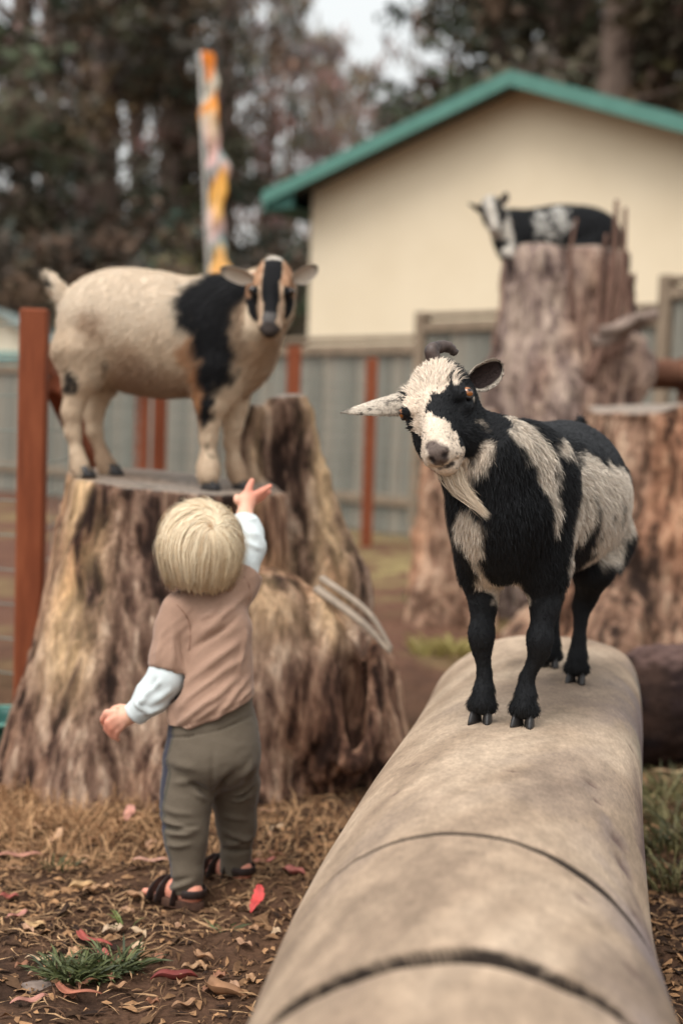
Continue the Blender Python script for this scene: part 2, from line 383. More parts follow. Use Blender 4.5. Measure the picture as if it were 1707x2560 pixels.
# ------------------------------------------------------------------ stepped board fence
def build_board_fence():
    p0 = A(.64, 12.15); dr = nrm(A(.70, -.714)); L = 2.4
    wood = [mat_n('grey_board_%d' % k, [(.25, lin(*a)), (.5, lin(*b)), (.8, lin(*c))], 5, (6, 6, .5), .9, .003) for k, (a, b, c) in enumerate(
        [((98, 96, 88), (124, 122, 112), (144, 141, 130)), ((86, 86, 80), (112, 111, 102), (136, 133, 122)), ((106, 101, 91), (132, 126, 114), (150, 144, 130))])]
    trim = mat_n('fence_trim', [(.25, lin(104, 92, 78)), (.5, lin(132, 116, 98)), (.8, lin(152, 136, 116))], 5, (3, 3, .8), .9, .003)
    base = A(p0[0], p0[1], 0)
    T = thing('board_fence', 'weathered grey board fence stepping up towards the right in front of the house', 'fence', base)
    rz = math.atan2(dr[1], dr[0])
    bw = .138; meshes = {}
    g2 = np.random.default_rng(5)
    for k in range(-4, 2):
        top = 1.70+.165*(k+1) if k < 0 else 1.88+.19*k
        if k < -2: top = 1.55
        s0 = k*L
        for j in range(int(L/(bw+.006))):
            s = s0+.05+(bw+.006)*(j+.5); c = dr*s; key = (round(top, 3), j % 3)
            if key not in meshes:
                V, f3, f4 = bevbox((0, 0, top/2-.02), (bw, .02, top-.06), .003); g = Geo(); g.add(V, f3, f4); me = g.mesh('board', False); me.materials.append(wood[j % 3]); meshes[key] = me
            o = obj('board', meshes[key], None, T); o.location = (c[0], c[1], g2.uniform(-.006, .006)); o.rotation_euler = (0, g2.normal(0, .003), rz+g2.normal(0, .01))
        for nm, zz, hh, yy in (('cap_rail', top+.005, .04, 0), ('rail', top-.09, .09, -.032), ('rail', .3, .09, -.032)):
            V, f3, f4 = bevbox((dr[0]*(s0+L/2)-(-dr[1])*0, dr[1]*(s0+L/2), zz), (L-.1, .14 if nm == 'cap_rail' else .04, hh), .006, rz)
            V = V+A(dr[1], -dr[0], 0)*(-yy if nm != 'cap_rail' else 0); g = Geo(); g.add(V, f3, f4); obj(nm, g.mesh(nm, False), trim, T)
        V, f3, f4 = bevbox((dr[0]*s0, dr[1]*s0, top/2+.02), (.1, .12, top+.04), .008, rz); g = Geo(); g.add(V, f3, f4); obj('post', g.mesh('post', False), trim, T)
build_board_fence()

# ------------------------------------------------------------------ red stained posts with wire mesh
def build_wire_fence():
    stain = mat_n('red_stain', [(.2, lin(96, 48, 27)), (.5, lin(128, 66, 38)), (.8, lin(152, 87, 55))], 5, (5, 5, .7), .75, .002)
    wire = mat_n('galvanised_wire', [(.3, lin(112, 120, 112)), (.7, lin(142, 150, 140))], 20, rough=.5, metal=.3)
    p1 = G(70, 1840); T = thing('wire_fence', 'rust red posts with wire mesh running behind the stumps', 'fence', (p1[0], p1[1], 0))
    b = A(p1[0], p1[1], 0)
    spec = [(p1[0], p1[1], 1.297, .082, 0), (*P(355, 1050, 9.1)[:2], 1.48, .092, .02), (*P(400, 1050, 9.35)[:2], 1.48, .092, .01), (*P(731, 1050, 9.6)[:2], 1.47, .092, .02), (*P(925, 1050, 11.1)[:2], 1.47, .085, .0)]
    for (x, y, h, w, t) in spec:
        V, f3, f4 = bevbox((0, 0, h/2-.1), (w, w, h+.2), .006); V = V@np.array(_rz(.1)).T+A(x, y, 0)-b; g = Geo(); g.add(V, f3, f4); obj('post', g.mesh('post', False), stain, T)
    def beam(nm, a, c, w, h):
        a, c = np.asarray(a), np.asarray(c); d = nrm(c-a); s = nrm(np.cross(d, A(0, 0, 1))); u = np.cross(s, d); R = np.stack([d, s, u], 1)
        V, f3, f4 = bevbox((a+c)/2-b, (np.linalg.norm(c-a), w, h), .006, R=R); g = Geo(); g.add(V, f3, f4); return obj(nm, g.mesh(nm, False), stain, T)
    q = A(spec[1][0], spec[1][1], 0)
    beam('rail', A(p1[0]+.02, p1[1]+.05, 1.15), A(q[0]-.03, q[1]-.04, 1.22), .045, .1)
    beam('brace', A(p1[0]+.05, p1[1]+.06, 1.08), A(p1[0]+.05, p1[1]+.06, 1.08)+A(.28, 1.25, -1.02), .05, .075)
    g = Geo()
    def mesh_wire(x0, y0, x1, y1):
        L = math.hypot(x1-x0, y1-y0); n = max(2, int(L/.16))
        for z in np.linspace(.08, 1.25, 12):
            pts = np.array([[x0, y0, z], [(x0+x1)/2, (y0+y1)/2, z-.012], [x1, y1, z]])-b; V, f3, f4 = tube(pts, .0022, 4, False); g.add(V, None, f4)
        for i in range(n+1):
            t = i/n; pts = np.array([[x0+(x1-x0)*t, y0+(y1-y0)*t, .05], [x0+(x1-x0)*t, y0+(y1-y0)*t, 1.27]])-b; V, f3, f4 = tube(pts, .0019, 4, False); g.add(V, None, f4)
    for i, j in ((0, 1), (2, 3), (3, 4)): mesh_wire(spec[i][0], spec[i][1], spec[j][0], spec[j][1])
    mesh_wire(spec[4][0], spec[4][1], 3.6, 10.4); mesh_wire(-3.4, 5.6, spec[0][0], spec[0][1])
    o = obj('wire_mesh', g.mesh('wire_mesh'), wire, T); o['kind'] = 'stuff'
build_wire_fence()

# ------------------------------------------------------------------ trees of the wood behind
def tree_proto(seed, kind):
    g = np.random.default_rng(seed); tr = Geo()
    H = {'cypress': 17, 'gum': 21, 'bush': 4.2}[kind]; r0 = {'cypress': .42, 'gum': .36, 'bush': .1}[kind]
    zz = np.linspace(0, H*.93, 12); bend = np.cumsum(g.normal(0, .14, (12, 2)), 0)*(.5 if kind != 'bush' else .3)
    pts = np.column_stack([bend[:, 0]-bend[0, 0], bend[:, 1]-bend[0, 1], zz]); rad = r0*(1-zz/H)**.8+.03; rad[0] *= 1.4
    V, f3, f4 = tube(pts, rad, 9); tr.add(V, f3, f4)
    cen = []; rr = []
    z0 = {'cypress': .10, 'gum': .38, 'bush': .05}[kind]*H
    nb = {'cypress': 60, 'gum': 34, 'bush': 16}[kind]
    for i in range(nb):
        t = (i+.5)/nb; z = z0+(H*.97-z0)*t; c0 = np.array([np.interp(z, zz, pts[:, 0]), np.interp(z, zz, pts[:, 1]), z])
        az = g.uniform(0, 2*np.pi)
        if kind == 'cypress': L = 3.3*(1-t)**.7*(.65+.5*g.random())+.35; rise = -.05+.25*g.random()
        elif kind == 'gum': L = (2.6*math.sin(math.pi*min(1, t*.85+.15))+.6)*(.6+.6*g.random()); rise = .35+.5*g.random()
        else: L = 1.3*(1-.5*t)*(.6+.6*g.random()); rise = .3
        d = A(math.cos(az), math.sin(az), rise); end = c0+d*L; mid = c0+d*L*.5+A(0, 0, .12*L)
        V, f3, f4 = tube([c0, mid, end], [max(.02, .07*(1-t)+.02), .03, .012], 5, False); tr.add(V, None, f4)
        for q in np.linspace(.35 if kind != 'gum' else .6, 1.05, 3 if kind != 'bush' else 2):
            cen.append(c0+(end-c0)*q+g.normal(0, .18, 3)); rr.append((.62 if kind == 'cypress' else .7 if kind == 'gum' else .5)*(.7+.6*g.random()))
    cen = np.array(cen); rr = np.array(rr); nl = {'cypress': 40, 'gum': 19, 'bush': 50}[kind]
    n = len(cen)*nl; cc = np.repeat(cen, nl, 0); R_ = np.repeat(rr, nl); d = g.normal(size=(n, 3)); d = nrm(d)*(g.random(n)**.45)[:, None]*R_[:, None]*[1, 1, .75]
    p = cc+d; s = (.11 if kind != 'bush' else .09)*(.6+.9*g.random(n)); u = nrm(g.normal(size=(n, 3))); v = nrm(np.cross(u, g.normal(size=(n, 3))))
    if kind == 'gum': u = nrm(u*.5+A(0, 0, -1)); v = nrm(np.cross(u, g.normal(size=(n, 3))))
    el = 2.0 if kind == 'gum' else 1.3
    Q = np.stack([p-u*(s*el)[:, None], p-v*(s*.55)[:, None], p+u*(s*el)[:, None], p+v*(s*.55)[:, None]], 1).reshape(-1, 3)
    F = np.arange(n*4).reshape(-1, 4)
    base = {'cypress': lin(84, 78, 62), 'gum': lin(132, 116, 104), 'bush': lin(88, 80, 66)}[kind]
    tint = (.55+.9*g.random(len(cen)))[:, None]*base*(1+.2*g.normal(size=(len(cen), 3))*[1, .3, .6]); col = np.repeat(np.clip(tint, .005, 1), nl, 0); col = np.repeat(col*(.8+.4*g.random(n))[:, None], 4, 0)
    return tr.mesh('trunk'), tomesh('crown', Q, F, False, np.clip(col, .004, 1))
def build_wood():
    bark = mat_n('tree_bark', [(.3, lin(84, 70, 62)), (.7, lin(128, 110, 98))], 6, (3, 3, .5), .95, .02); leaf = mat_v('leaves', .7, 3, .2, spec=.25)
    protos = {k: [tree_proto(sd, k) for sd in sds] for k, sds in dict(cypress=(11, 12, 13), gum=(21, 22, 23), bush=(31, 32)).items()}
    for v in protos.values():
        for t, c in v: t.materials.append(bark); c.materials.append(leaf)
    g = np.random.default_rng(77)
    spots = []
    for px, Y, k, sc in [(-60, 27, 'cypress', 1.1), (100, 36, 'gum', 1.0), (250, 33, 'cypress', 1.15), (450, 46, 'gum', .95), (430, 38, 'cypress', 1.0), (30, 38, 'gum', 1.1), (560, 42, 'gum', .9), (190, 44, 'cypress', 1.15), (330, 48, 'gum', 1.1), (-150, 44, 'cypress', 1.2),
                         (640, 50, 'gum', .8), (770, 56, 'gum', .76), (860, 60, 'gum', .72), (820, 66, 'gum', .8), (720, 62, 'gum', .85), (520, 58, 'gum', 1.0), (700, 70, 'cypress', .72), (960, 52, 'gum', .62), (1010, 66, 'cypress', .7), (600, 36, 'bush', 1.2), (900, 72, 'gum', .7),
                         (1180, 34, 'cypress', .95), (1320, 30, 'cypress', 1.05), (1460, 27, 'cypress', 1.1), (1600, 31, 'cypress', 1.15), (1740, 27, 'cypress', 1.1), (1850, 34, 'cypress', 1.2), (1250, 44, 'cypress', 1.15), (1400, 42, 'cypress', 1.25), (1560, 44, 'cypress', 1.25), (1700, 42, 'gum', 1.2), (1090, 46, 'gum', .75),
                         (0, 24, 'bush', .9), (180, 26, 'bush', 1.0), (330, 25, 'bush', .8), (470, 27, 'bush', 1.0), (580, 28, 'bush', .9), (680, 30, 'bush', 1.1), (760, 33, 'bush', 1.1), (260, 36, 'bush', 1.4), (90, 36, 'bush', 1.5), (430, 40, 'bush', 1.5), (640, 44, 'bush', 1.5), (720, 48, 'bush', 1.5)]:
        spots.append((P(px, 1000, Y), k, sc))
    for (x, k, sc) in spots:
        t, c = protos[k][g.integers(len(protos[k]))]
        nm = {'cypress': 'cypress_tree', 'gum': 'gum_tree', 'bush': 'bush'}[k]
        lb = {'cypress': 'dense dark evergreen in the blurred wood behind the farmyard', 'gum': 'slender grey brown gum tree in the blurred wood behind the farmyard', 'bush': 'low olive bush below the trees of the blurred wood'}[k]
        T = thing(nm, lb, 'bush' if k == 'bush' else 'tree', (x[0], x[1], -.05), {'cypress': 'evergreens in the wood behind', 'gum': 'gum trees in the wood behind', 'bush': 'undergrowth bushes of the wood'}[k], g.uniform(0, 6.28)); T.scale = (sc, sc, sc*g.uniform(.92, 1.08))
        obj('trunk', t, None, T); obj('crown', c, None, T)
build_wood()

# ------------------------------------------------------------------ furled flag on a pole
def build_flag():
    top = P(500, 130, 14.0); bot = P(534, 720, 14.0); base = bot+(bot-top)*.55; base[2] = 0
    T = thing('flagpole', 'leaning white pole with a furled orange pink and teal banner', 'flagpole', base)
    wm = mat_n('white_pole', [(.3, lin(166, 162, 154)), (.7, lin(184, 180, 172))], 4, rough=.5)
    V, f3, f4 = tube([base*0, (top-base)*.5, (top-base)*1.0], [.024, .021, .015], 10); g = Geo(); g.add(V, f3, f4); obj('pole', g.mesh('pole'), wm, T)
    n = 120; m = 28; t = np.linspace(0, 1, n); ang = np.linspace(0, 2*np.pi, m, endpoint=False)
    ax = (top-base)[None]*(1-t[:, None]*.66)
    rr = .042+.032*sst(0, .25, t)+.013*np.sin(t*37)+.010*np.sin(t*71+1)
    Vv = []
    for i in range(n):
        r = rr[i]*(1+.28*np.sin(3*ang+t[i]*22)+.16*np.sin(5*ang-t[i]*31)); cx = .055+.03*np.sin(t[i]*19)+.05*sst(.0, .3, t[i])
        Vv.append(ax[i]+np.stack([cx+np.cos(ang)*r, .02+np.sin(ang)*r*.7, .02*np.sin(2*ang+t[i]*9)], 1))
    V = np.concatenate(Vv); ii = np.arange(n*m).reshape(n, m); F = np.stack([ii[:-1], np.roll(ii[:-1], -1, 1), np.roll(ii[1:], -1, 1), ii[1:]], -1).reshape(-1, 4)
    tt = np.repeat(t, m)+.03*np.sin(np.tile(ang, n)*2+np.repeat(t, m)*25)
    stops = [(0, (224, 128, 40)), (.06, (224, 128, 44)), (.075, (206, 196, 176)), (.14, (206, 196, 176)), (.155, (228, 142, 50)), (.2, (226, 150, 70)), (.22, (214, 190, 156)), (.31, (214, 170, 160)), (.34, (204, 170, 166)), (.36, (130, 168, 166)), (.39, (206, 170, 160)), (.42, (230, 166, 70)), (.5, (228, 176, 100)), (.55, (210, 176, 164)), (.6, (206, 184, 180)), (.62, (128, 168, 168)), (.65, (224, 176, 110)), (.73, (230, 172, 96)), (.78, (208, 166, 156)), (.85, (206, 190, 180)), (.88, (120, 164, 160)), (.92, (206, 176, 168)), (1, (204, 120, 120))]
    ps = [s[0] for s in stops]; cs = np.array([lin(*s[1]) for s in stops]); c = np.stack([np.interp(tt, ps, cs[:, k]) for k in range(3)], -1)
    obj('banner', tomesh('banner', V, F, True, c), mat_v('banner_cloth', .8, 14, .12), T)
build_flag()
# ================================================================== STUMPS AND LOG
WOODM = mat_v('stump_wood', .92, 22, .5, .010, (5, 5, .7), spec=.15)
def wood_col(V, N, seed, topz, stops, golden=None):
    """weathered wood: vertical streaks of grey, brown and tan, pale cut faces"""
    Vw = V+.045*np.stack([fbm(V*4.5, 3, seed+21), fbm(V*4.5, 3, seed+22), 2*fbm(V*6, 2, seed+23)], -1); a = fbm(Vw*[20, 20, 2.6], 4, seed); b = fbm(Vw*[62, 62, 8], 3, seed+5); c = fbm(V*[4, 4, 1.6], 3, seed+9)
    p2 = (V+.05*np.stack([fbm(V*5, 2, seed+41), fbm(V*5, 2, seed+42), 0*V[:, 0]], -1)); crk = np.clip(1-np.abs(fbm(p2*[11, 11, 1.5], 4, seed-9))*2.2-.5, 0, 1)+.7*np.clip(1-np.abs(fbm(p2*[22, 22, 3.2], 3, seed+10))*2.4-.5, 0, 1)
    t = np.clip(.58+.75*a+.9*b+.55*c-.5*crk, 0, 1)
    ps = np.linspace(0, 1, len(stops)); cs = np.array([lin(*s) for s in stops]); col = np.stack([np.interp(t, ps, cs[:, k]) for k in range(3)], -1)
    if golden is not None: w = golden(V); g = lin(198, 166, 126)*(.75+.5*np.clip(.5+b, 0, 1))[:, None]; col = col+(g-col)*(w*.95*np.clip(.25+1.6*(a+.3), 0, 1))[:, None]
    cut = sst(.75, .95, N[:, 2])*sst(-.12, -.03, V[:, 2]-topz)
    rings = .5+.5*np.sin(np.hypot(V[:, 0]-V[:, 0].mean(), V[:, 1]-V[:, 1].mean())*160+4*a); g2 = lin(160, 148, 136)*(.75+.25*rings)[:, None]
    return np.clip(col+(g2-col)*(cut*.9)[:, None], .01, 1)
def fissure(V, N, seed, amp, topz=None):
    """rough vertical splits and fibres pushed into the surface"""
    wq = .05*np.stack([fbm(V*5, 2, seed+50), fbm(V*5, 2, seed+51), 0*V[:, 0]], -1); p = (V+wq)*[11, 11, 1.5]; r = 1-np.abs(fbm(p, 4, seed))*2.2; s = fbm((V+wq)*[36, 36, 5], 3, seed+3); l = fbm(V*[4, 4, 2.2], 3, seed+8); r2 = 1-np.abs(fbm((V+wq)*[22, 22, 3.2], 3, seed+19))*2.4; ch = vnoise(V*[24, 24, 9], seed+61)
    side = 1-sst(.6, .9, np.abs(N[:, 2])); d = (-np.clip(r-.5, 0, 1)*2.0-np.clip(r2-.5, 0, 1)*1.0+.55*s+.9*l+.35*np.round(ch*2)/2)*amp
    return V+N*(d*(side*.9+.1))[:, None]

def main_stump():
    base = A(-.42, 3.98, 0); top = .812
    S = SDF((-1.12, 3.32, -.08), (.42, 4.62, 1.15), .0095)
    cA = A(-.50, 4.0, 0)
    # flat topped trunk with buttress roots
    S.cap(cA+A(0, 0, .0), cA+A(.0, 0, .95), .36, .265, .05)
    S.cap(cA+A(.18, .02, .1), cA+A(.16, 0, .9), .22, .17, .08)
    for (dx, dy, r0, zt, rt) in ((-.36, -.12, .09, .62, .09), (-.30, -.32, .10, .6, .1), (-.12, -.40, .13, .55, .12), (.10, -.40, .13, .5, .12), (.3, -.3, .13, .5, .13), (-.38, .2, .10, .5, .1), (.2, .4, .13, .5, .12), (-.2, .42, .12, .5, .1)):
        S.cap(cA+A(dx, dy, -.02), cA+A(dx*.5, dy*.5, zt), r0, rt, .06)
    S.cut(cA+A(0, 0, top), (.07, -.05, 1), .02)
    # taller splinter behind right, flaring to the ground
    B = [A(-.165, 4.20, 1.0), A(-.14, 4.2, .8), A(-.07, 4.16, .5), A(-.02, 4.1, .2), A(.0, 4.05, -.02)]
    S2 = SDF((-1.12, 3.32, -.08), (.42, 4.62, 1.15), .0095)
    S2.chain(B, [.082, .095, .15, .20, .24], .05, ax=A(0, 1, 0), fl=.75)
    S2.cap(A(-.27, 4.15, 1.0), A(-.24, 4.12, .3), .035, .12, .05)
    S2.cap(A(.04, 3.98, .35), A(.10, 3.9, -.02), .06, .1, .06)
    S2.cut((-.17, 4.2, 1.065), (-.1, -.1, 1), .015)
    k = .03; h = np.maximum(k-np.abs(S.f-S2.f), 0)/k; S.f = np.minimum(S.f, S2.f)-h*h*k*.25
    # swollen burl at the front right and the looped root beside it
    S.ell((-.15, 3.77, .28), (.19, .16, .28), .04); S.ell((-.19, 3.76, .47), (.13, .13, .13), .04); S.ell((-.03, 3.77, .2), (.13, .14, .26), .04); S.ell((-.27, 3.72, .2), (.10, .12, .24), .04)
    S.ell((.050, 3.685, .27), (.045, .06, .16), .02, sub=True)
    loop = spline([A(-.07, 3.74, .53), A(-.025, 3.69, .45), A(-.008, 3.655, .3), A(.004, 3.64, .17), A(.045, 3.63, .105), A(.09, 3.65, .15), A(.105, 3.69, .28), A(.10, 3.76, .4)], 5)
    S.chain(loop, [.024]*len(loop), .012)
    for q in ((-.53, 3.66, .5, .05), (-.70, 3.74, .6, .03)): S.cap((q[0], q[1]-.02, q[2]-.35), (q[0]+.02, q[1]+.13, q[2]+.3), .012, .008, .03, sub=True)
    V, F = S.net(1); N = vnormals(V, F); V = fissure(V, N, 51, .0105); N = vnormals(V, F)
    stops = [(44, 32, 27), (82, 61, 51), (111, 87, 73), (132, 106, 90), (154, 128, 108), (178, 154, 134)]
    gold = lambda V: np.clip(np.exp(-((V[:, 0]+.70)/.07)**2)*sst(.15, .4, V[:, 2])+.8*np.exp(-((V[:, 0]-(-.02-.12*(V[:, 2]-.6)))/.05)**2)*sst(.35, .5, V[:, 2])+.5*np.exp(-((V[:, 0]+.18)/.12)**2-((V[:, 2]-.52)/.1)**2)+.6*np.exp(-((V[:, 0]+.255)/.03)**2)*sst(.6, .8, V[:, 2]), 0, 1)
    col = wood_col(V, N, 60, top, stops, gold)
    warm = sst(-.1, .35, fbm(V*[5, 5, 1.5], 3, 91)); col = col*(1+(A(1.08, .95, .86)-1)*warm[:, None])
    T = thing('tree_stump', 'big split stump with root flare carrying the tan goat behind the toddler', 'stump', base)
    obj('trunk', tomesh('trunk', V-base, F, True, col), WOODM, T)
    # broken branch lying off the burl
    a, b = P(838, 1505, 3.70), P(975, 1630, 3.62); mid = (a+b)/2+A(0, -.01, .012)
    g = Geo()
    for off, r in ((A(0, 0, 0), .017), (A(.012, .01, .028), .013)):
        V, f3, f4 = tube(spline([a+off-A(.05, -.03, -.03), mid+off, b+off*.3], 6), np.linspace(r*1.1, r*.55, 13), 8, True, .6); g.add(V-base, f3, f4)
    obj('broken_branch', g.mesh('broken_branch'), mat_n('grey_branch', [(.3, lin(120, 108, 96)), (.7, lin(168, 152, 134))], 14, (1, 1, 1), .9, .003), T)
    return T
main_stump()

def far_stump(name, label, base, prof, top, seed, stops, roots, h=.02, cutn=(.05, -.1, 1), sticks=None, extra=None):
    """prof: [(z, dx, r)], roots: [(dx, dy, zt, r)]"""
    base = A(*base); R = max(p[2] for p in prof)+.35
    S = SDF(base+A(-R, -R, -.1), base+A(R, R, top+.2), h)
    for i in range(len(prof)-1): S.cap(base+A(prof[i][1], 0, prof[i][0]), base+A(prof[i+1][1], 0, prof[i+1][0]), prof[i][2], prof[i+1][2], .06)
    for dx, dy, zt, r in roots: S.cap(base+A(dx, dy, 0), base+A(dx*.55, dy*.55, zt), r, r*.8, .08)
    if extra: extra(S, base)
    S.cut(base+A(0, 0, top), cutn, .03)
    V, F = S.net(1); N = vnormals(V, F); V = V+N*(.06*fbm(V*2.6, 3, seed+77))[:, None]; N = vnormals(V, F); V = fissure(V, N, seed, .026); N = vnormals(V, F); col = wood_col(V, N, seed+9, top, stops)
    warm = sst(-.15, .3, fbm(V*[3, 3, 1.2], 3, seed+31)); col = col*(1+(A(1.10, .94, .84)-1)*warm[:, None])
    T = thing(name, label, 'stump', base); obj('trunk', tomesh('trunk', V-base, F, True, np.clip(col, .01, 1)), WOODM, T); return T
st_grey = [(52, 42, 40), (96, 80, 74), (124, 106, 98), (146, 126, 116), (164, 144, 130), (182, 162, 146)]
st_red = [(50, 38, 32), (98, 76, 62), (130, 100, 82), (150, 118, 98), (170, 138, 114), (184, 156, 132)]
fb = P(1385, 1500, 7.6)
def fs_extra(S, b):
    S.cap(b+A(.30, -.12, .9), b+A(.34, -.1, 1.80), .07, .02, .03); S.cap(b+A(.24, -.2, 1.0), b+A(.27, -.2, 1.95), .06, .02, .03); S.ell(b+A(.33, -.18, 1.3), (.09, .09, .16), .04)
    S.cap(b+A(.12, -.40, .2), b+A(.15, -.38, 1.4), .05, .02, .03, sub=True)
    S.cap(b+A(.26, -.1, .2), b+A(.24, -.1, 1.45), .17, .07, .06)
    S.ell(b+A(-.05, -.28, 1.0), (.22, .14, .3), .08)
tall = far_stump('tree_stump', 'tall grey stump carrying the lying goat in front of the house', (fb[0], 7.6, 0),
    [(0, -.02, .50), (.5, -.03, .43), (1.2, -.04, .38), (1.75, -.03, .335), (2.1, -.02, .31)], 1.905, 71, st_grey, [(-.5, -.2, .7, .16), (.5, -.2, .8, .18), (.0, -.55, .6, .18), (-.3, .45, .6, .16), (.4, .4, .6, .16)], .022, (-.03, .03, 1), extra=fs_extra)
# thin dead shoots and the side branch of the tall stump
def shoots():
    b = A(fb[0], 7.6, 0); brn = mat_n('dead_shoots', [(.3, lin(92, 68, 58)), (.7, lin(124, 96, 82))], 10, (1, 1, .3), .9)
    for pts, r in (([(1500, 900), (1530, 700), (1540, 500)], .018), ([(1520, 900), (1552, 720), (1562, 520)], .018), ([(1490, 860), (1500, 700), (1515, 585)], .013), ([(1430, 800), (1425, 640), (1440, 545)], .011), ([(1540, 880), (1570, 800), (1556, 640)], .018), ([(1470, 950), (1510, 840), (1530, 640)], .026)):
        q = spline([P(x, y, 7.22)-b for x, y in pts], 6); V, f3, f4 = tube(q, np.linspace(r*1.4, r*.6, len(q)), 7); g = Geo(); g.add(V, f3, f4); obj('shoot', g.mesh('shoot'), brn, tall)
    q = spline([P(1490, 860, 7.25)-b, P(1560, 815, 7.2)-b, P(1640, 785, 7.1)-b], 6); V, f3, f4 = tube(q, np.linspace(.06, .03, len(q)), 8); g = Geo(); g.add(V, f3, f4)
    q = spline([P(1500, 830, 7.2)-b, P(1570, 812, 7.15)-b, P(1600, 790, 7.1)-b], 6); V, f3, f4 = tube(q, np.linspace(.03, .015, len(q)), 8); g.add(V, f3, f4)
    obj('side_branch', g.mesh('side_branch'), mat_n('side_branch_bark', [(.3, lin(96, 82, 74)), (.7, lin(148, 130, 118))], 10, (1, 1, 1), .9), tall)
shoots()
mb = P(1690, 1500, 6.5)
far_stump('tree_stump', 'wide reddish stump at the right edge behind the spotted goat', (mb[0]-.04, 6.5, 0),
    [(0, 0, .58), (.35, 0, .50), (.9, .0, .42), (1.3, 0, .42)], 1.10, 83, st_red, [(-.6, -.1, .45, .14), (-.35, -.45, .5, .16), (.1, -.6, .5, .16), (.5, -.3, .5, .16)], .02, (-.06, -.03, 1))
lb_ = P(1112, 1500, 7.0)
far_stump('tree_stump', 'slim reddish brown stump seen between the posts and the spotted goat', (lb_[0]+.02, 7.0, 0),
    [(0, 0, .19), (.4, .0, .18), (1.0, .03, .16), (1.4, .03, .16)], 1.02, 97, st_red[1:]+[(190, 160, 136)], [(-.12, -.12, .4, .07), (.16, -.15, .4, .09), (.05, .2, .4, .1)], .016, (-.2, -.1, 1))
def fallen_beam():
    a, b = P(1545, 935, 8.3), P(1760, 945, 7.6); a[2] += .0
    q = spline([a, (a+b)/2+A(0, 0, .01), b], 8); V, f3, f4 = tube(q, [.085]*len(q), 12); V = V+.01*fbm(V*9, 3, 3)[:, None]
    g = Geo(); g.add(V-a, f3, f4); T = thing('wooden_rail', 'dark brown round rail above the reddish stump at the right', 'rail', a)
    obj('pole', g.mesh('pole'), mat_n('dark_rail', [(.3, lin(84, 54, 40)), (.7, lin(128, 88, 66))], 8, (1, 1, 1), .9, .005), T)
    for t in (.18, .85):
        c = a+(b-a)*t-a; V, f3, f4 = tube([c+A(0, .06, -a[2]), c+A(0, .06, .1)], [.06, .055], 9); g = Geo(); g.add(V, f3, f4); obj('upright', g.mesh('upright'), bpy.data.materials['dark_rail'], T)
fallen_beam()

# ------------------------------------------------------------------ the log the spotted goat stands on
LOG_O, LOG_A = A(-.099, .015, 0), math.radians(-8.75)          # local y runs along the log
LOG_R0, LOG_TOP = .254, .492
LOG_RZ = _rz(LOG_A)
def log_axis(t): return .05*sst(1.9, 3.4, t)+.004+.026*sst(2.0, 1.2, t)
def log_rad(t): return LOG_R0-.004*np.sin(t*3.1)+.008*np.sin(t*1.3+1)-.004*sst(2.0, 1.0, t)
def log_cut(t, th):
    # chainsaw kerfs: a thin one and a wide one, each fading out on the flank
    k1 = np.exp(-((t-(1.735-.012*np.sin(th*1.5)-.02*th*0))/(.0062+.006*sst(.2, .6, th)))**2)*sst(-1.05, -.75, th)*(.75+.5*sst(.1, .5, th))
    k2c = 1.318+.012*np.sin(th*2.2+.5)+.012*fbm(np.stack([th*4, th*0, th*0], -1), 2, 2); w2 = .020*(.35+.65*sst(1.25, .1, th))+.003*fbm(np.stack([th*7, th*0, th*0+5], -1), 2, 6)
    k2 = sst(1.25, .85, np.abs(t-k2c)/w2)
    return .045*np.clip(k1, 0, 1)+.075*k2
def log_surface(t, th):                                        # th 0 = top, + = right
    r = log_rad(t); cx = log_axis(t)
    ne = 2+(1.9*sst(-.3, .5, th)+.5)*sst(1.8, 2.7, t); cc, ss_ = np.abs(np.cos(th))+1e-6, np.abs(np.sin(th))+1e-6
    flat = np.where(np.cos(th) > -.3, (cc**ne+ss_**ne)**(-1/ne), 1)
    q = np.stack([np.sin(th)*1.0, t*.8, np.cos(th)], -1)
    r = r*flat+.003*fbm(q*1.6, 2, 4)+.0012*fbm(np.stack([th*9+t*2.0, t*2.2, t*0], -1), 3, 8)
    r = r-log_cut(t, th)
    x = cx+r*np.sin(th); z = (LOG_TOP-LOG_R0)+r*np.cos(th)
    return np.stack([x, t, z], -1)
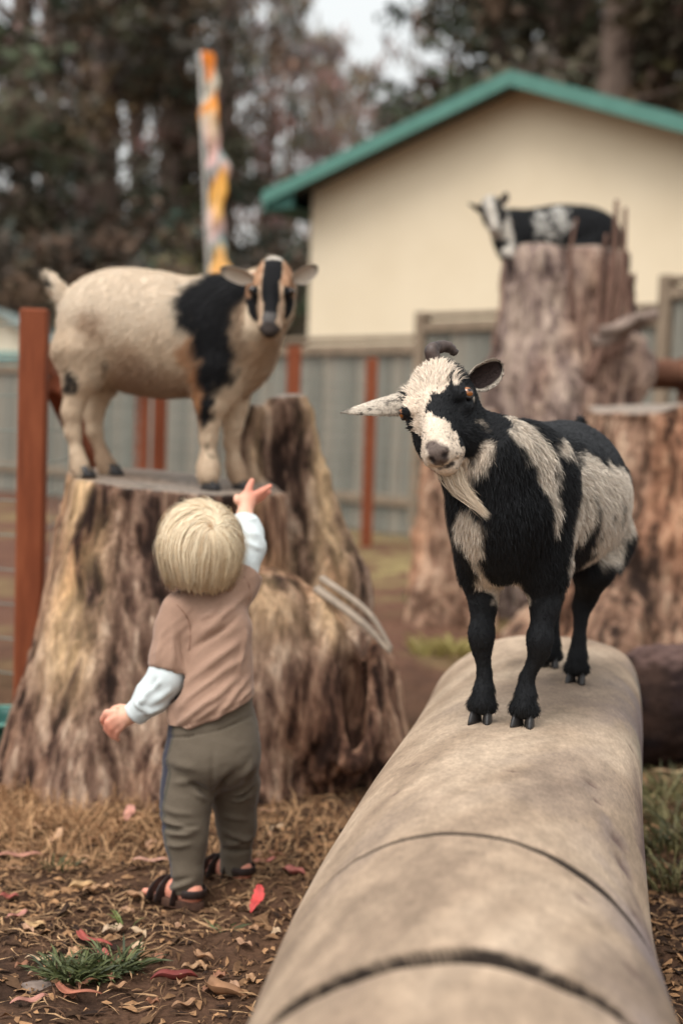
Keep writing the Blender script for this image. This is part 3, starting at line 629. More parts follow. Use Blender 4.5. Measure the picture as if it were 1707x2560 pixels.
def build_log():
    ts = np.concatenate([np.linspace(.55, 1.25, 60), np.linspace(1.26, 1.42, 160), np.linspace(1.43, 1.70, 50), np.linspace(1.702, 1.768, 60), np.linspace(1.775, 3.40, 230)]); th = np.linspace(-np.pi, np.pi, 240, endpoint=False)
    Tt, Th = np.meshgrid(ts, th, indexing='ij')
    tend = Tt+sst(3.1, 3.4, Tt)*(.03*np.sin(Th*2+.6)+.03*fbm(np.stack([np.sin(Th)*3, np.cos(Th)*3, Th*0], -1), 3, 12)-.07*np.exp(-((Th+.75)/.25)**2))
    V = log_surface(tend, Th).reshape(-1, 3); n, m = Tt.shape
    ii = np.arange(n*m).reshape(n, m); F = np.stack([ii[:-1], ii[1:], np.roll(ii[1:], -1, 1), np.roll(ii[:-1], -1, 1)], -1).reshape(-1, 4)[:, ::-1]
    # rounded far end and closed ends
    e0, e1 = [], []
    c0 = V[ii[0]].mean(0); c1 = V[ii[-1]].mean(0); rings = [V]; last = ii[-1]; Fs = [F]; nv = len(V)
    for s, dy in ((.965, .018), (.88, .026), (.55, .030), (.0, .026)):
        R_ = c1+(V[ii[-1]]-c1)*s+A(0, dy, 0); rings.append(R_); new = np.arange(nv, nv+m); nv += m
        Fs.append(np.stack([last, np.roll(last, -1), np.roll(new, -1), new], -1)); last = new
    rings.append(c0+(V[ii[0]]-c0)*.0); new = np.arange(nv, nv+m); Fs.append(np.stack([new, np.roll(new, -1), np.roll(ii[0], -1), ii[0]], -1))
    V2 = np.concatenate(rings); F = np.concatenate(Fs)
    thv = np.arctan2(V2[:, 0]-log_axis(V2[:, 1]), V2[:, 2]-(LOG_TOP-LOG_R0)); t = V2[:, 1]
    sp = np.stack([thv*LOG_R0*1.0, t*1.0, t*0], -1); rot = _rz(.42); q = sp@rot.T
    fib = fbm(q*[14, 3.0, 1], 4, 3); blot = fbm(sp*[5, 4, 1], 4, 13); fine = fbm(q*[90, 11, 1], 3, 23); st = fbm(sp*[9, 6, 1]+7, 4, 43)
    a, b, c = lin(136, 116, 98), lin(158, 137, 116), lin(173, 153, 132)
    k = np.clip(.55+.55*blot+.6*fib, 0, 1)[:, None]; col = a+(b-a)*np.clip(k*2, 0, 1)+(c-b)*np.clip(k*2-1, 0, 1)
    mo1 = fbm(sp*[34, 20, 1]+3, 3, 123); mo2 = fbm(q*[130, 55, 1], 2, 133); col = col*(1+.20*fib+.24*mo1+.24*mo2)[:, None]
    ws = sst(.35, 1.1, thv)*sst(-.15, .25, st); col = col+(lin(124, 112, 112)-col)*(ws*.85)[:, None]
    wp = sst(.75, 1.2, thv)*sst(.12, .3, fbm(sp*[11, 5, 1]+31, 3, 53)); col = col+(lin(92, 74, 76)-col)*(wp*.75)[:, None]
    grn = sst(.7, 1.1, thv)*sst(.1, .3, fbm(sp*[4, 3, 1]+51, 3, 63)); col = col+(lin(146, 146, 132)-col)*(grn*.5)[:, None]
    wl = sst(.18, .4, fbm(q*[7, 2.0, 1]+11, 4, 73)); col = col+(lin(118, 104, 96)-col)*(wl*.3)[:, None]
    spots = [(1.02, 2.9, .012), (1.0, 2.75, .009), (.85, 2.55, .008), (.62, 2.16, .011), (.66, 2.1, .008), (-.5, 2.2, .007), (.15, 2.1, .006), (-.52, 2.03, .006), (.9, 1.95, .02), (.84, 2.02, .018), (.95, 1.8, .016), (.52, 1.62, .008), (1.05, 1.9, .012), (.75, 1.5, .012)]
    for tt, yy, rr in spots:
        d = np.hypot((thv-tt)*LOG_R0*(1+.3*fine), t-yy); w = np.exp(-(d/(rr*(1+.8*fine)))**2); col = col+(lin(84, 64, 60)-col)*(w*.8)[:, None]; V2 = V2-nrm(np.stack([np.sin(thv), t*0, np.cos(thv)], -1))*(w*.004)[:, None]
    # shade inside the saw cuts, painted into the wood colour as a dark tone
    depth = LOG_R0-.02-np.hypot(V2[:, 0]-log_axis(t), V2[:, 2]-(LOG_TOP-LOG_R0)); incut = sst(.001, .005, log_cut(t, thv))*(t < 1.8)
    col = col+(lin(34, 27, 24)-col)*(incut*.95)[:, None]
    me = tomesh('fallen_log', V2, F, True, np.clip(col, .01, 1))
    m = mat_v('bare_log_wood', .75, 90, .22, .0006, (1.8, .7, 1.8), spec=.2)
    mpn = [q for q in m.node_tree.nodes if q.type == 'MAPPING'][0]; mpn.inputs['Rotation'].default_value = (0, 0, .32)
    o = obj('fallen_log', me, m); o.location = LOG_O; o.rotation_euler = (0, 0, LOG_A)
    tag(o, 'smooth barkless log with two saw cuts under the spotted goat', 'log')
build_log()
def log_z(x, y):                                               # height of the log top under a world point
    q = (np.asarray([x, y, 0])-LOG_O)@LOG_RZ; th = math.asin(np.clip((q[0]-log_axis(q[1]))/log_rad(q[1]), -1, 1))
    return float(log_surface(np.array(q[1]), np.array(th))[2])

# ------------------------------------------------------------------ dark log end at the right and the green tub at the left
def dark_boulder():
    c = P(1690, 1800, 4.25); c[2] = 0; S = SDF(c+A(-.4, -.35, -.05), c+A(.45, .5, .42), .011)
    S.cap(c+A(-.09, -.04, .155), c+A(.35, .5, .15), .175, .17, .03); S.ell(c+A(-.02, -.03, .2), (.19, .18, .15), .06)
    V, F = S.net(1); N = vnormals(V, F); V = V+N*(.022*fbm(V*7, 4, 3)+.008*fbm(V*30, 3, 8))[:, None]; N = vnormals(V, F)
    t = np.clip(.5+.9*fbm(V*[9, 9, 14], 4, 6), 0, 1)[:, None]; col = lin(26, 19, 17)+(lin(54, 40, 34)-lin(26, 19, 17))*t
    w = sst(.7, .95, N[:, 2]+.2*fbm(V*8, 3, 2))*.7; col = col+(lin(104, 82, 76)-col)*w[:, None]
    o = obj('log_section', tomesh('log_section', V-c, F, True, np.clip(col, .01, 1)), mat_v('rotting_bark', .95, 30, .4, .006, spec=.1)); o.location = c
    tag(o, 'short dark rotting log section lying right of the pale log', 'log')
dark_boulder()
def tub():
    c = G(2, 1895); T = thing('feed_tub', 'dark green plastic feed tub cut off by the left edge', 'tub', c)
    n = 48; a = np.linspace(0, 2*np.pi, n, endpoint=False); prof = [(.0, .005), (.085, .005), (.093, .012), (.108, .10), (.116, .112), (.124, .113), (.126, .121), (.118, .124), (.110, .118), (.100, .10), (.086, .02), (.0, .018)]
    V = np.concatenate([np.stack([r*np.cos(a), r*np.sin(a), 0*a+z], 1) for r, z in prof]); m = len(prof); ii = np.arange(m*n).reshape(m, n)
    F = np.stack([ii[:-1], np.roll(ii[:-1], -1, 1), np.roll(ii[1:], -1, 1), ii[1:]], -1).reshape(-1, 4)
    obj('bowl', tomesh('bowl', V, F), mat_n('green_plastic', [(.3, lin(20, 70, 62)), (.7, lin(28, 86, 76))], 6, rough=.35), T)
    V, f3, f4 = tube(np.stack([.124*np.cos(np.linspace(0, 2*np.pi, 49)), .124*np.sin(np.linspace(0, 2*np.pi, 49)), np.full(49, .121)], 1), .007, 8, False); g = Geo(); g.add(V, None, f4)
    obj('rim', g.mesh('rim'), mat_n('green_plastic_rim', [(.3, lin(84, 132, 118)), (.7, lin(100, 148, 134))], 6, rough=.4), T)
tub()
# ================================================================== GOATS
FURM = mat_v('goat_fur', .75, 300, .12, spec=.25, sheen=0)
SKINM = mat_v('goat_hide', .8, 220, .25, spec=.25)
HOOFM = mat_n('hoof_horn', [(.3, lin(24, 22, 22)), (.7, lin(46, 42, 40))], 40, (1, 1, .3), .5, .001, spec=.5)
def eye_mesh(r, look, up, iris=(150, 92, 46), pw=.62, ph=.22):
    """eyeball whose pole looks along `look`, with a bar-shaped pupil"""
    n, m = 28, 40; th = np.linspace(0, np.pi, n); ph_ = np.linspace(0, 2*np.pi, m, endpoint=False); look = nrm(look); sx = nrm(np.cross(up, look)); uy = np.cross(look, sx)
    T_, Q = np.meshgrid(th, ph_, indexing='ij'); x = np.sin(T_)*np.cos(Q); y = np.sin(T_)*np.sin(Q); z = np.cos(T_); z2 = np.where(T_ < .75, z+.12*np.cos(T_*2.09), z)
    V = (r*(x[..., None]*sx+y[..., None]*uy+z2[..., None]*look)).reshape(-1, 3)
    c = np.empty((n*m, 3)); c[:] = lin(20, 14, 12); rr = np.hypot(x, y).ravel(); fr = (z.ravel() > 0)
    c[fr & (rr < .82)] = lin(*iris); c[fr & (rr < .82) & (rr > .66)] = lin(*iris)*.45
    c[fr & (np.abs(x.ravel()) < pw*.55) & (np.abs(y.ravel()) < ph)] = lin(6, 6, 8)
    ii = np.arange(n*m).reshape(n, m); F = np.stack([ii[:-1], ii[1:], np.roll(ii[1:], -1, 1), np.roll(ii[:-1], -1, 1)], -1).reshape(-1, 4)
    return tomesh('eye', V, F, True, c)
EYEM = mat_v('eye_gloss', .08, 200, .1, spec=.8)
def hoof_mesh(fw, side, size=.021, up=.045):
    """two pointed toes; fw forward direction, side lateral direction, origin on the ground below the pastern"""
    g = Geo(); fw = nrm(fw); side = nrm(side)
    for s in (-1, 1):
        rows = []
        for z, f0, f1, w in ((0, -.9, 1.55, .50), (.25, -.88, 1.42, .50), (.6, -.82, 1.12, .46), (1.0, -.72, .72, .38)):
            a = np.linspace(0, 2*np.pi, 14, endpoint=False); fx = np.where(np.cos(a) > 0, f1*np.abs(np.cos(a))**.8, -abs(f0)*np.abs(np.cos(a))**.8)
            wy = np.sin(a)*w*(1-.35*np.clip(fx, 0, 2)/1.6)
            rows.append(size*(fx[:, None]*nrm(fw+side*s*.10)+(wy+s*.56+s*.12*np.clip(fx, 0, 2))[:, None]*side)+A(0, 0, z*up*.8))
        V = np.concatenate(rows); n = 14; ii = np.arange(len(rows)*n).reshape(-1, n)
        F = np.stack([ii[:-1], np.roll(ii[:-1], -1, 1), np.roll(ii[1:], -1, 1), ii[1:]], -1).reshape(-1, 4)
        V = np.vstack([V, rows[0].mean(0), rows[-1].mean(0)]); c0, c1 = len(V)-2, len(V)-1
        f3 = [[c0, (j+1) % n, j] for j in range(n)]+[[c1, ii[-1][j], ii[-1][(j+1) % n]] for j in range(n)]
        g.add(V, f3, F)
    return g
def ear_mesh(base, tip, face, w, cup=.5, th=.0035, bend=None, n=18, m=15, pt=2.2):
    """leaf-shaped cupped shell; `face` is the direction its hollow looks"""
    base, tip = np.asarray(base, float), np.asarray(tip, float); ax = nrm(tip-base); L = np.linalg.norm(tip-base); face = nrm(face-ax*(face@ax)); sd = np.cross(ax, face)
    t = np.linspace(0, 1, n); s = np.linspace(-1, 1, m); T_, S_ = np.meshgrid(t, s, indexing='ij')
    W_ = w*(.42+.58*sst(0, .35, T_))*np.sqrt(np.clip(1-np.clip((T_-.38)/.62, 0, 1)**2.2, 0, 1))
    if pt < 2: W_ = w*(.85+.15*sst(0, .15, T_))*np.clip((1-T_*.985)**.85, .02, 1)
    cu = cup*(1-.45*T_); ang = S_*cu*1.9
    side = W_*np.where(cu[..., None][..., 0] > .01, np.sin(ang)/np.maximum(cu*1.9, .02), S_); dep = W_*(np.cos(ang)-1)/np.maximum(cu*1.9, .02)
    bd = 0 if bend is None else bend*(T_**2)
    mid = base+ax*(T_*L)[..., None]+sd*side[..., None]-face*(dep*1.0)[..., None]*-1*-1+face*(bd)[..., None] if bend is not None else base+ax*(T_*L)[..., None]+sd*side[..., None]+face*(-dep)[..., None]
    V1 = mid.reshape(-1, 3); nn = nrm(np.cross(np.gradient(mid, axis=0).reshape(-1, 3), np.gradient(mid, axis=1).reshape(-1, 3)))
    if (nn@face).mean() < 0: nn = -nn
    edge = (np.abs(S_) > .99).ravel() | (T_ > .99).ravel(); tk = np.where(edge, .0004, th)
    Vf = V1+nn*(tk/2)[:, None]; Vb = V1-nn*(tk/2)[:, None]; V = np.vstack([Vf, Vb]); k = n*m
    ii = np.arange(k).reshape(n, m); F1 = np.stack([ii[:-1, :-1], ii[1:, :-1], ii[1:, 1:], ii[:-1, 1:]], -1).reshape(-1, 4)
    rim = np.concatenate([ii[:, 0], ii[-1, 1:], ii[::-1, -1][1:], ii[0, ::-1][1:]]); Fr = np.stack([rim[:-1], rim[1:], rim[1:]+k, rim[:-1]+k], -1)
    return V, np.concatenate([F1, F1[:, ::-1]+k, Fr]), k
def strokes(p, lst, soft=.012, jit=.010, seed=3):
    """paint weight of strokes: lst of (points, radii)"""
    q = p+jit*np.stack([fbm(p*38, 3, seed), fbm(p*38, 3, seed+1), fbm(p*38, 3, seed+2)], -1)*2; w = np.zeros(len(p))
    for pts, rad in lst:
        pts = np.asarray(pts, float); rad = np.broadcast_to(np.asarray(rad, float), (len(pts),))
        if len(pts) == 1: pts = np.vstack([pts, pts+1e-6]); rad = np.repeat(rad, 2)
        for i in range(len(pts)-1):
            a, b = pts[i], pts[i+1]; ba = b-a; t = np.clip(((q-a)@ba)/(ba@ba+1e-12), 0, 1); d = np.linalg.norm(q-a-t[:, None]*ba, axis=1)-(rad[i]+(rad[i+1]-rad[i])*t)
            w = np.maximum(w, sst(soft*.5, -soft*.5, d))
    return w
BLACK, WHITE, CREAM = lin(24, 25, 27), lin(222, 208, 190), lin(212, 184, 150)

# ---- the spotted goat on the log --------------------------------------------------------
G1_O = A(.292, 2.432, 0); _yaw = math.atan2(.172, .5); G1_U = A(math.sin(_yaw), math.cos(_yaw), 0); G1_L = A(math.cos(_yaw), -math.sin(_yaw), 0); G1_Z = .483
def B1(u, v, z): return G1_O+G1_U*u+G1_L*v+A(0, 0, G1_Z+z)
B1R = np.stack([G1_U, G1_L, A(0, 0, 1)])                        # rows: local axes
def B1inv(p): return (p-(G1_O+A(0, 0, G1_Z)))@B1R.T
H1_M = P(1076, 977, 2.325)
_er = nrm(A(.905, -.27, .328)); _fa = A(.035, -.86, -.48); _fa = nrm(_fa-_er*(_fa@_er)); _dn = np.cross(_fa, _er)
H1R = np.stack([_fa, _er, _dn])                                 # rows: towards nose, goat's left, out of the forehead
HS1 = 1.13
def H1(a, b, n): return H1_M+HS1*(_fa*a+_er*b+_dn*n)
def H1inv(p): return (p-H1_M)@H1R.T/HS1
def head_prims(S, Hf, R, k=.014, s=1.0):
    e = lambda c, r, kk=k: S.ell(Hf(*c), np.array(r)*s, kk, R)
    e((-.038, 0, -.050), (.062, .050, .052)); e((-.03, 0, -.030), (.055, .043, .032)); e((-.062, 0, -.02), (.03, .03, .024))
    S.cap(Hf(-.01, 0, -.044), Hf(.080, 0, -.046), .039*s, .0225*s, k)
    S.cap(Hf(.0, 0, -.026), Hf(.085, 0, -.028), .020*s, .016*s, k)
    e((.090, 0, -.047), (.028, .0235, .0255)); e((.112, 0, -.039), (.013, .019, .0155), .008)
    S.cap(Hf(.0, 0, -.088), Hf(.090, 0, -.073), .029*s, .0155*s, k); e((.094, 0, -.069), (.017, .017, .012), .008)
    for b in (-1, 1):
        e((-.002, .0265*b, -.074), (.054, .025, .043)); e((.083, .019*b, -.055), (.020, .012, .016), .008)
        S.cap(Hf(-.018, .035*b, -.011), Hf(.010, .0395*b, -.016), .0125*s, .011*s, .008)
        S.cap(Hf(-.006, .0445*b, -.036), Hf(.018, .040*b, -.034), .010*s, .009*s, .008)
        S.ell(Hf(.002, .0490*b, -.024), np.array((.0115, .009, .0095))*s, .005, R, sub=True)
    for b in (-1, 1):
        S.cap(Hf(.125, .007*b, -.035), Hf(.120, .016*b, -.041), .0032*s, .0042*s, .003, sub=True)
        S.cap(Hf(.119, 0, -.0575), Hf(.108, .015*b, -.060), .0022*s, .0022*s, .004, sub=True); S.cap(Hf(.108, .015*b, -.060), Hf(.090, .026*b, -.064), .0018*s, .0008*s, .004, sub=True)
    S.cap(Hf(.122, 0, -.044), Hf(.119, 0, -.056), .0018*s, .0018*s, .003, sub=True)
def goat_spotted():
    S = SDF((.08, 2.14, .44), (.66, 3.14, 1.16), .0036); B = B1
    e = lambda c, r, k=.05: S.ell(B(*c), r, k, B1R)
    e((.09, -.004, .385), (.14, .088, .135)); e((.24, 0, .38), (.17, .122, .138)); e((.37, .0, .372), (.17, .142, .134)); e((.47, 0, .40), (.13, .118, .122)); e((.555, 0, .40), (.06, .085, .10))
    e((-.02, -.014, .35), (.088, .080, .105)); e((-.05, -.018, .39), (.06, .060, .085))
    for v in (-1, 1):
        e((.05, .057*v-.004, .37), (.075, .037, .115), .04); e((.035, .056*v-.004, .27), (.055, .034, .07), .035)
        e((.50, .070*v, .30), (.085, .052, .115), .04)
    # neck up to the poll
    S.chain([B(.04, 0, .425), B(-.05, -.022, .458), H1(-.035, 0, -.085)], [.080, .060, .044], .04); S.cap(B(-.045, -.015, .37), H1(-.0, 0, -.095), .060, .036, .04)
    # legs: elbow, knee, cannon, fetlock
    def foreleg(v, kv, hv, hu):
        pts = [B(.045, .058*v-.002, .27), B(.02, kv*1.06, .205), B(.004+hu*.5, kv, .150), B(.006+hu*.6, kv*.97+hv*.03, .128), B(.012+hu, hv, .078), B(.010+hu, hv, .052), B(-.004+hu, hv, .030)]
        S.chain(pts, [.041, .0235, .0185, .0160, .0110, .0165, .0185], .012); S.ell(pts[2]-G1_U*.006, (.02, .02, .024), .012)
        S.ell(B(.0+hu, hv+.011, .026), (.016, .012, .016), .008); S.ell(B(.0+hu, hv-.011, .026), (.016, .012, .016), .008); S.cap(B(.024+hu, hv+.009, .046), B(.03+hu, hv+.010, .036), .007, .004, .006); S.cap(B(.024+hu, hv-.009, .046), B(.03+hu, hv-.010, .036), .007, .004, .006)
    foreleg(-1, -.046, -.040, 0.0); foreleg(1, .056, .034, .0)
    def hindleg(v, hu, hv):
        pts = [B(.495, .072*v, .29), B(hu-.03, .074*v, .235), B(hu+.028, .055*v, .172), B(hu+.030, hv, .150), B(hu+.010, hv, .080), B(hu+.004, hv, .052), B(hu-.008, hv, .030)]
        S.chain(pts, [.068, .042, .0205, .0165, .0115, .0165, .017], .016)
        S.ell(B(hu-.004, hv+.011, .026), (.016, .012, .016), .008); S.ell(B(hu-.004, hv-.011, .026), (.016, .012, .016), .008); S.cap(B(hu+.022, hv+.009, .044), B(hu+.028, hv+.01, .035), .007, .004, .006); S.cap(B(hu+.022, hv-.009, .044), B(hu+.028, hv-.01, .035), .007, .004, .006)
    hindleg(1, .462, .046); hindleg(-1, .60, -.034)
    S.chain([B(.60, 0, .45), B(.635, 0, .46), B(.65, 0, .49), B(.645, 0, .53)], [.024, .018, .016, .008], .02)
    head_prims(S, H1, H1R, s=HS1)
    V, F = S.net(1); N = vnormals(V, F)
    # horn base pulled in; paint
    def paint(p):
        q = B1inv(p); h = H1inv(p)
        jn = np.stack([fbm(p*60, 3, 5), fbm(p*60, 3, 6)], -1)*.012
        inhead = (h[:, 0] > -.105) & (h[:, 0] < .14) & (np.abs(h[:, 1]) < .075) & (h[:, 2] > -.118)&(h[:, 2]+h[:,0]*.55 > -.135)
        w = strokes(q, SPOT_BODY, .016, .012, 3); bk = strokes(q, SPOT_BODY_BLACK, .014, .010, 8); w = w*(1-bk)
        col = BLACK+(WHITE-BLACK)*w[:, None]
        gw = strokes(q, SPOT_GREY, .03, .01, 15)*(1-w); col = col+(lin(52, 53, 55)-col)*(gw*.9)[:, None]
        a, b = h[:, 0]+jn[:, 0], h[:, 1]+jn[:, 1]
        fw = poly_w(a, b, FACE_WHITE)*((h[:, 2] > -.042) | (h[:, 0] > .085)); mw = poly_w(a, b, FACE_WHITE2); fw = np.maximum(fw, mw*(h[:, 2] > -.12)); fw = np.maximum(fw, strokes(h, HEAD_WHITE, .010, .008, 21)); fb_ = strokes(h, HEAD_BLACK, .008, .006, 25); fw = fw*(1-fb_); fw = np.maximum(fw, strokes(h, BROW, .004, .004, 27)); cw = strokes(h, COLLAR, .012, .010, 31); fw = np.maximum(fw, cw); col = col+(WHITE-col)*cw[:, None]
        hc = BLACK+(WHITE*A(1.0, .96, .93)-BLACK)*fw[:, None]
        nz_ = strokes(h, NOSE_PAD, .006, .004, 29); hc = hc+(lin(70, 56, 54)-hc)*(nz_*.9)[:, None]
        nd = strokes(h, NOSE_DARK, .004, .002, 33); hc = hc+(lin(34, 27, 27)-hc)*(nd*.95)[:, None]
        spk = (vnoise(p*420, 9) > .45) & (h[:, 0] > .07) & (np.abs(h[:, 1]) > .012) & (vnoise(p*90, 4) > -.1); hc[spk] = hc[spk]*.35
        return np.clip(np.where(inhead[:, None], hc, col), .004, 1)
    col = paint(V)
    base = B1(.25, 0, 0); base[2] = G1_Z
    T = thing('goat', 'black and white goat with beard and one curled horn, standing on the log', 'goat', base)
    obj('body', tomesh('body', V-base, F, True, col), SKINM, T)
    # fur
    def length(p):
        q = B1inv(p); h = H1inv(p)
        L = np.full(len(p), .016); L = np.where((q[:, 0] > .12) & (q[:, 2] < .44), .024, L); L = np.where((q[:, 0] > .2) & (q[:, 2] > .44), .013, L); L = np.where((q[:, 0] < .12) & (q[:, 2] < .3), .013, L); L = np.where(q[:, 2] < .235, .0042, L); L = np.where((q[:, 2] < .055) & (q[:, 2] > .022), .009, L)
        hd = (h[:, 0] > -.09) & (h[:, 2] > -.10) & (q[:, 2] > .35)&(q[:,0]<.02); L = np.where(hd, .0075, L); L = np.where(hd & (h[:, 0] < -.005) & (h[:, 2] > -.03) & (np.abs(h[:, 1]) < .045), .020, L); L = np.where(hd & (h[:, 0] > .05), .0045, L)
        L = np.where(hd & (h[:, 0] > .095), .0022, L); d = np.minimum(np.linalg.norm(h-[.002, .049, -.024], axis=1), np.linalg.norm(h-[.002, -.049, -.024], axis=1)); L = np.where(d < .017, .0012, L)
        L = np.where((q[:, 2] < .016), .002, L); return L
    def comb(p, n):
        q = B1inv(p); h = H1inv(p); d = np.tile(G1_U*.75+A(0, 0, -.75), (len(p), 1))
        front = q[:, 0] < .06; d[front] = (G1_U*.2+A(0, 0, -1)); leg = q[:, 2] < .22; d[leg] = A(0, 0, -1)+G1_U*.15
        hd = (h[:, 0] > -.10) & (h[:, 2] > -.10) & (q[:, 2] > .35)&(q[:,0]<.02); r = -_fa*1.0+_er[None]*(h[:, 1:2]*16)
        d = np.where(hd[:, None], r, d); fore = hd & (h[:, 0] < .03) & (h[:, 2] > -.04) & (np.abs(h[:, 1]) < .045); d = np.where(fore[:, None], -_fa*.9+_er*(h[:, 1:2]*22)+_dn*.25, d)
        ck = hd & (h[:, 2] < -.055); d = np.where(ck[:, None], -_fa*.8-_dn*.8, d); return d
    edens = lambda p: (np.minimum(np.linalg.norm(H1inv(p)-[.003, .046, -.024], axis=1), np.linalg.norm(H1inv(p)-[.003, -.046, -.024], axis=1)) > .0185).astype(float)
    me = fur('fur', V, F, 165000, length, comb, paint, .0011, .38, 4, curl=.2, dens=edens)
    fo = obj('fur', me, FURM, T); me.transform(Matrix.Translation(-Vector(base)))
    # eyes
    for b in (-1, 1):
        c = H1(.003, .0455*b, -.0215); lk = nrm(_er*b*.80+_dn*.52+_fa*.25); me = eye_mesh(.0122, lk, A(0, 0, 1)*.9+_dn*.1 if b > 0 else A(0, 0, 1)); o = obj('eye', me, EYEM, T); o.location = c-base
        # dark lid rim
        sx = nrm(np.cross(_dn, lk)); uy = np.cross(lk, sx); a = np.linspace(0, 2*np.pi, 33); ring = np.stack([c+lk*.0062+(sx*math.cos(t)*.0118+uy*math.sin(t)*.0095*(1 if math.sin(t) < 0 else .80)) for t in a]); V_, f3, f4 = tube(ring, .0026, 6, False); g = Geo(); g.add(V_-base, None, f4); obj('eyelid', g.mesh('eyelid'), mat_n('dark_lid', [(.3, lin(20, 17, 17)), (.7, lin(40, 34, 32))], 90, rough=.6), T)
    # ears
    def ear(b0, tip, face, w, cup, bend, cout, cin, spk, seed, pt=2.2):
        Ve, Fe, k = ear_mesh(b0, tip, face, w, cup, bend=bend, pt=pt); c = np.empty((len(Ve), 3)); c[:k] = cin; c[k:] = cout
        nz = vnoise(Ve*330, seed); tt = np.clip(((Ve-b0)@(tip-b0))/((tip-b0)@(tip-b0)), 0, 1); sid = np.tile(np.abs(np.linspace(-1, 1, 15)), 18); sid = np.concatenate([sid, sid]); c[(sid > .8)] = WHITE*.75
        m = (nz > spk); c[m] = c[m]*.3; c[(tt > .93)] *= .4
        rim = np.zeros(len(Ve), bool); o = obj('ear', tomesh('ear', Ve-base, Fe, True, np.clip(c, .004, 1)), SKINM, T)
        me2 = fur('ear_fur', Ve, Fe, 2600, lambda p: np.full(len(p), .0055), lambda p, n: np.tile(nrm(tip-b0), (len(p), 1)), lambda p: c[np.argmin(((p[:, None, ::1]-Ve[None, ::3])**2).sum(-1), 1)*3] if len(p) < 3000 else c[:len(p)], .0010, .25, seed, curl=.2)
        me2.transform(Matrix.Translation(-Vector(base))); obj('ear_fur', me2, FURM, o)
    eb = H1(-.058, -.036, -.036); et = P(853, 1035, 2.375); ear(eb, et, nrm(A(-.1, .85, -.5)), .033, .55, -.004, WHITE*.82, lin(176, 160, 146), .42, 5, 1)
    eb = H1(-.060, .036, -.038); et = P(1254, 912, 2.405); ear(eb, et+A(0, .0, 0), nrm(A(.25, -.9, -.25)), .030, .70, .0, WHITE*.88, lin(58, 46, 43), .9, 6)
    # horn: one small dark horn curling back to the goat's left
    hp = spline([H1(-.082, .004, -.036), P(1079, 884, 2.41), P(1092, 870, 2.42), P(1118, 867, 2.43), P(1139, 884, 2.435)], 7); V_, f3, f4 = tube(hp, np.interp(np.linspace(0, 1, len(hp)), [0, .3, .8, 1], [.0145, .0125, .0095, .0065]), 14, True)
    V_ = V_+.0006*np.sin(np.arange(len(V_))//14*2.1)[:, None]; g = Geo(); g.add(V_-base, f3, f4); obj('horn', g.mesh('horn'), mat_n('horn_keratin', [(.3, lin(52, 43, 40)), (.7, lin(92, 78, 72))], 60, (1, 1, 1), .45, .0006), T)
    # beard
    gb = np.random.default_rng(9); n = 1500; roots = H1(.0, 0, 0)+np.zeros((n, 3)); aa = gb.uniform(.076, .098, n); bb = gb.normal(0, .007, n); roots = np.array([H1(x, y, -.080) for x, y in zip(aa, bb)])
    tip0 = P(1219, 1292, 2.265); Vb = []; cb = []
    for r in roots:
        ln = gb.uniform(.55, 1.03); d = (tip0+gb.normal(0, .0035, 3))-r; p1 = r+d*.35*ln+A(-.005, 0, -.006)+gb.normal(0, .0015, 3); p2 = r+d*.7*ln+A(-.004, 0, -.004); p3 = r+d*ln
        w = nrm(np.cross(d, A(0, 1, 0))+.3*gb.normal(size=3))*.0004; Vb += [r-w, r+w, p1-w, p1+w, p2-w*.8, p2+w*.8, p3]; cb += [WHITE*A(1, .95, .88)*gb.uniform(.75, 1.05)]*7
    bI = (np.arange(n)*7)[:, None]; Tb = np.concatenate([bI+[0, 1, 3], bI+[0, 3, 2], bI+[2, 3, 5], bI+[2, 5, 4], bI+[4, 5, 6]])
    obj('beard', tomesh('beard', np.array(Vb)-base, Tb, True, np.clip(np.array(cb), 0, 1)), FURM, T)
    # hooves
    for (hu, hv) in ((0, -.040), (0, .034), (.462-.004, .046), (.60-.004, -.034)):
        p = B1(hu, hv, 0); p[2] = log_z(p[0], p[1])-.002; g = hoof_mesh(-G1_U, G1_L, .0180, .032); me = g.mesh('hoof'); o = obj('hoof', me, HOOFM, T); o.location = p-base
    # whiskers under the jaw
    return T
def poly_w(a, b, poly, soft=None):
    """1 inside a polygon given in head coordinates"""
    w = np.zeros(len(a), bool); poly = np.asarray(poly); n = len(poly)
    for i in range(n):
        (x0, y0), (x1, y1) = poly[i], poly[(i+1) % n]
        c = ((y0 > b) != (y1 > b)) & (a < (x1-x0)*(b-y0)/(y1-y0+1e-12)+x0); w ^= c
    return w.astype(float)
# coat pattern of the spotted goat, in its own body (u back, v left, z up) and head (a nose, b left, n out) coordinates
FACE_WHITE = [(-.13, .008), (-.063, .0235), (-.0078, .029), (.006, .011), (.0103, -.003), (.05, -.0046), (.0639, .0073), (.0655, .021), (.074, .029), (.093, .032), (.14, .03), (.14, -.035), (.0865, -.032), (.036, -.0345), (.0163, -.0348), (-.005, -.040), (-.05, -.045), (-.13, -.045)]
FACE_WHITE2 = [(.080, -.034), (.13, -.04), (.13, .034), (.094, .032), (.082, .0)]
HEAD_WHITE = [([(.05, 0, -.105), (.10, 0, -.082)], [.022, .020])]
COLLAR = [([(-.0066, .059, -.036), (.0018, .0585, -.0573), (.0127, .059, -.0648), (.0327, .059, -.0824), (.0507, .052, -.0963), (.0593, .0412, -.104), (.0667, .029, -.1135)], [.006, .007, .008, .009, .010, .011, .012]), ([(.07, 0, -.10), (.08, .0, -.125)], [.022, .018])]
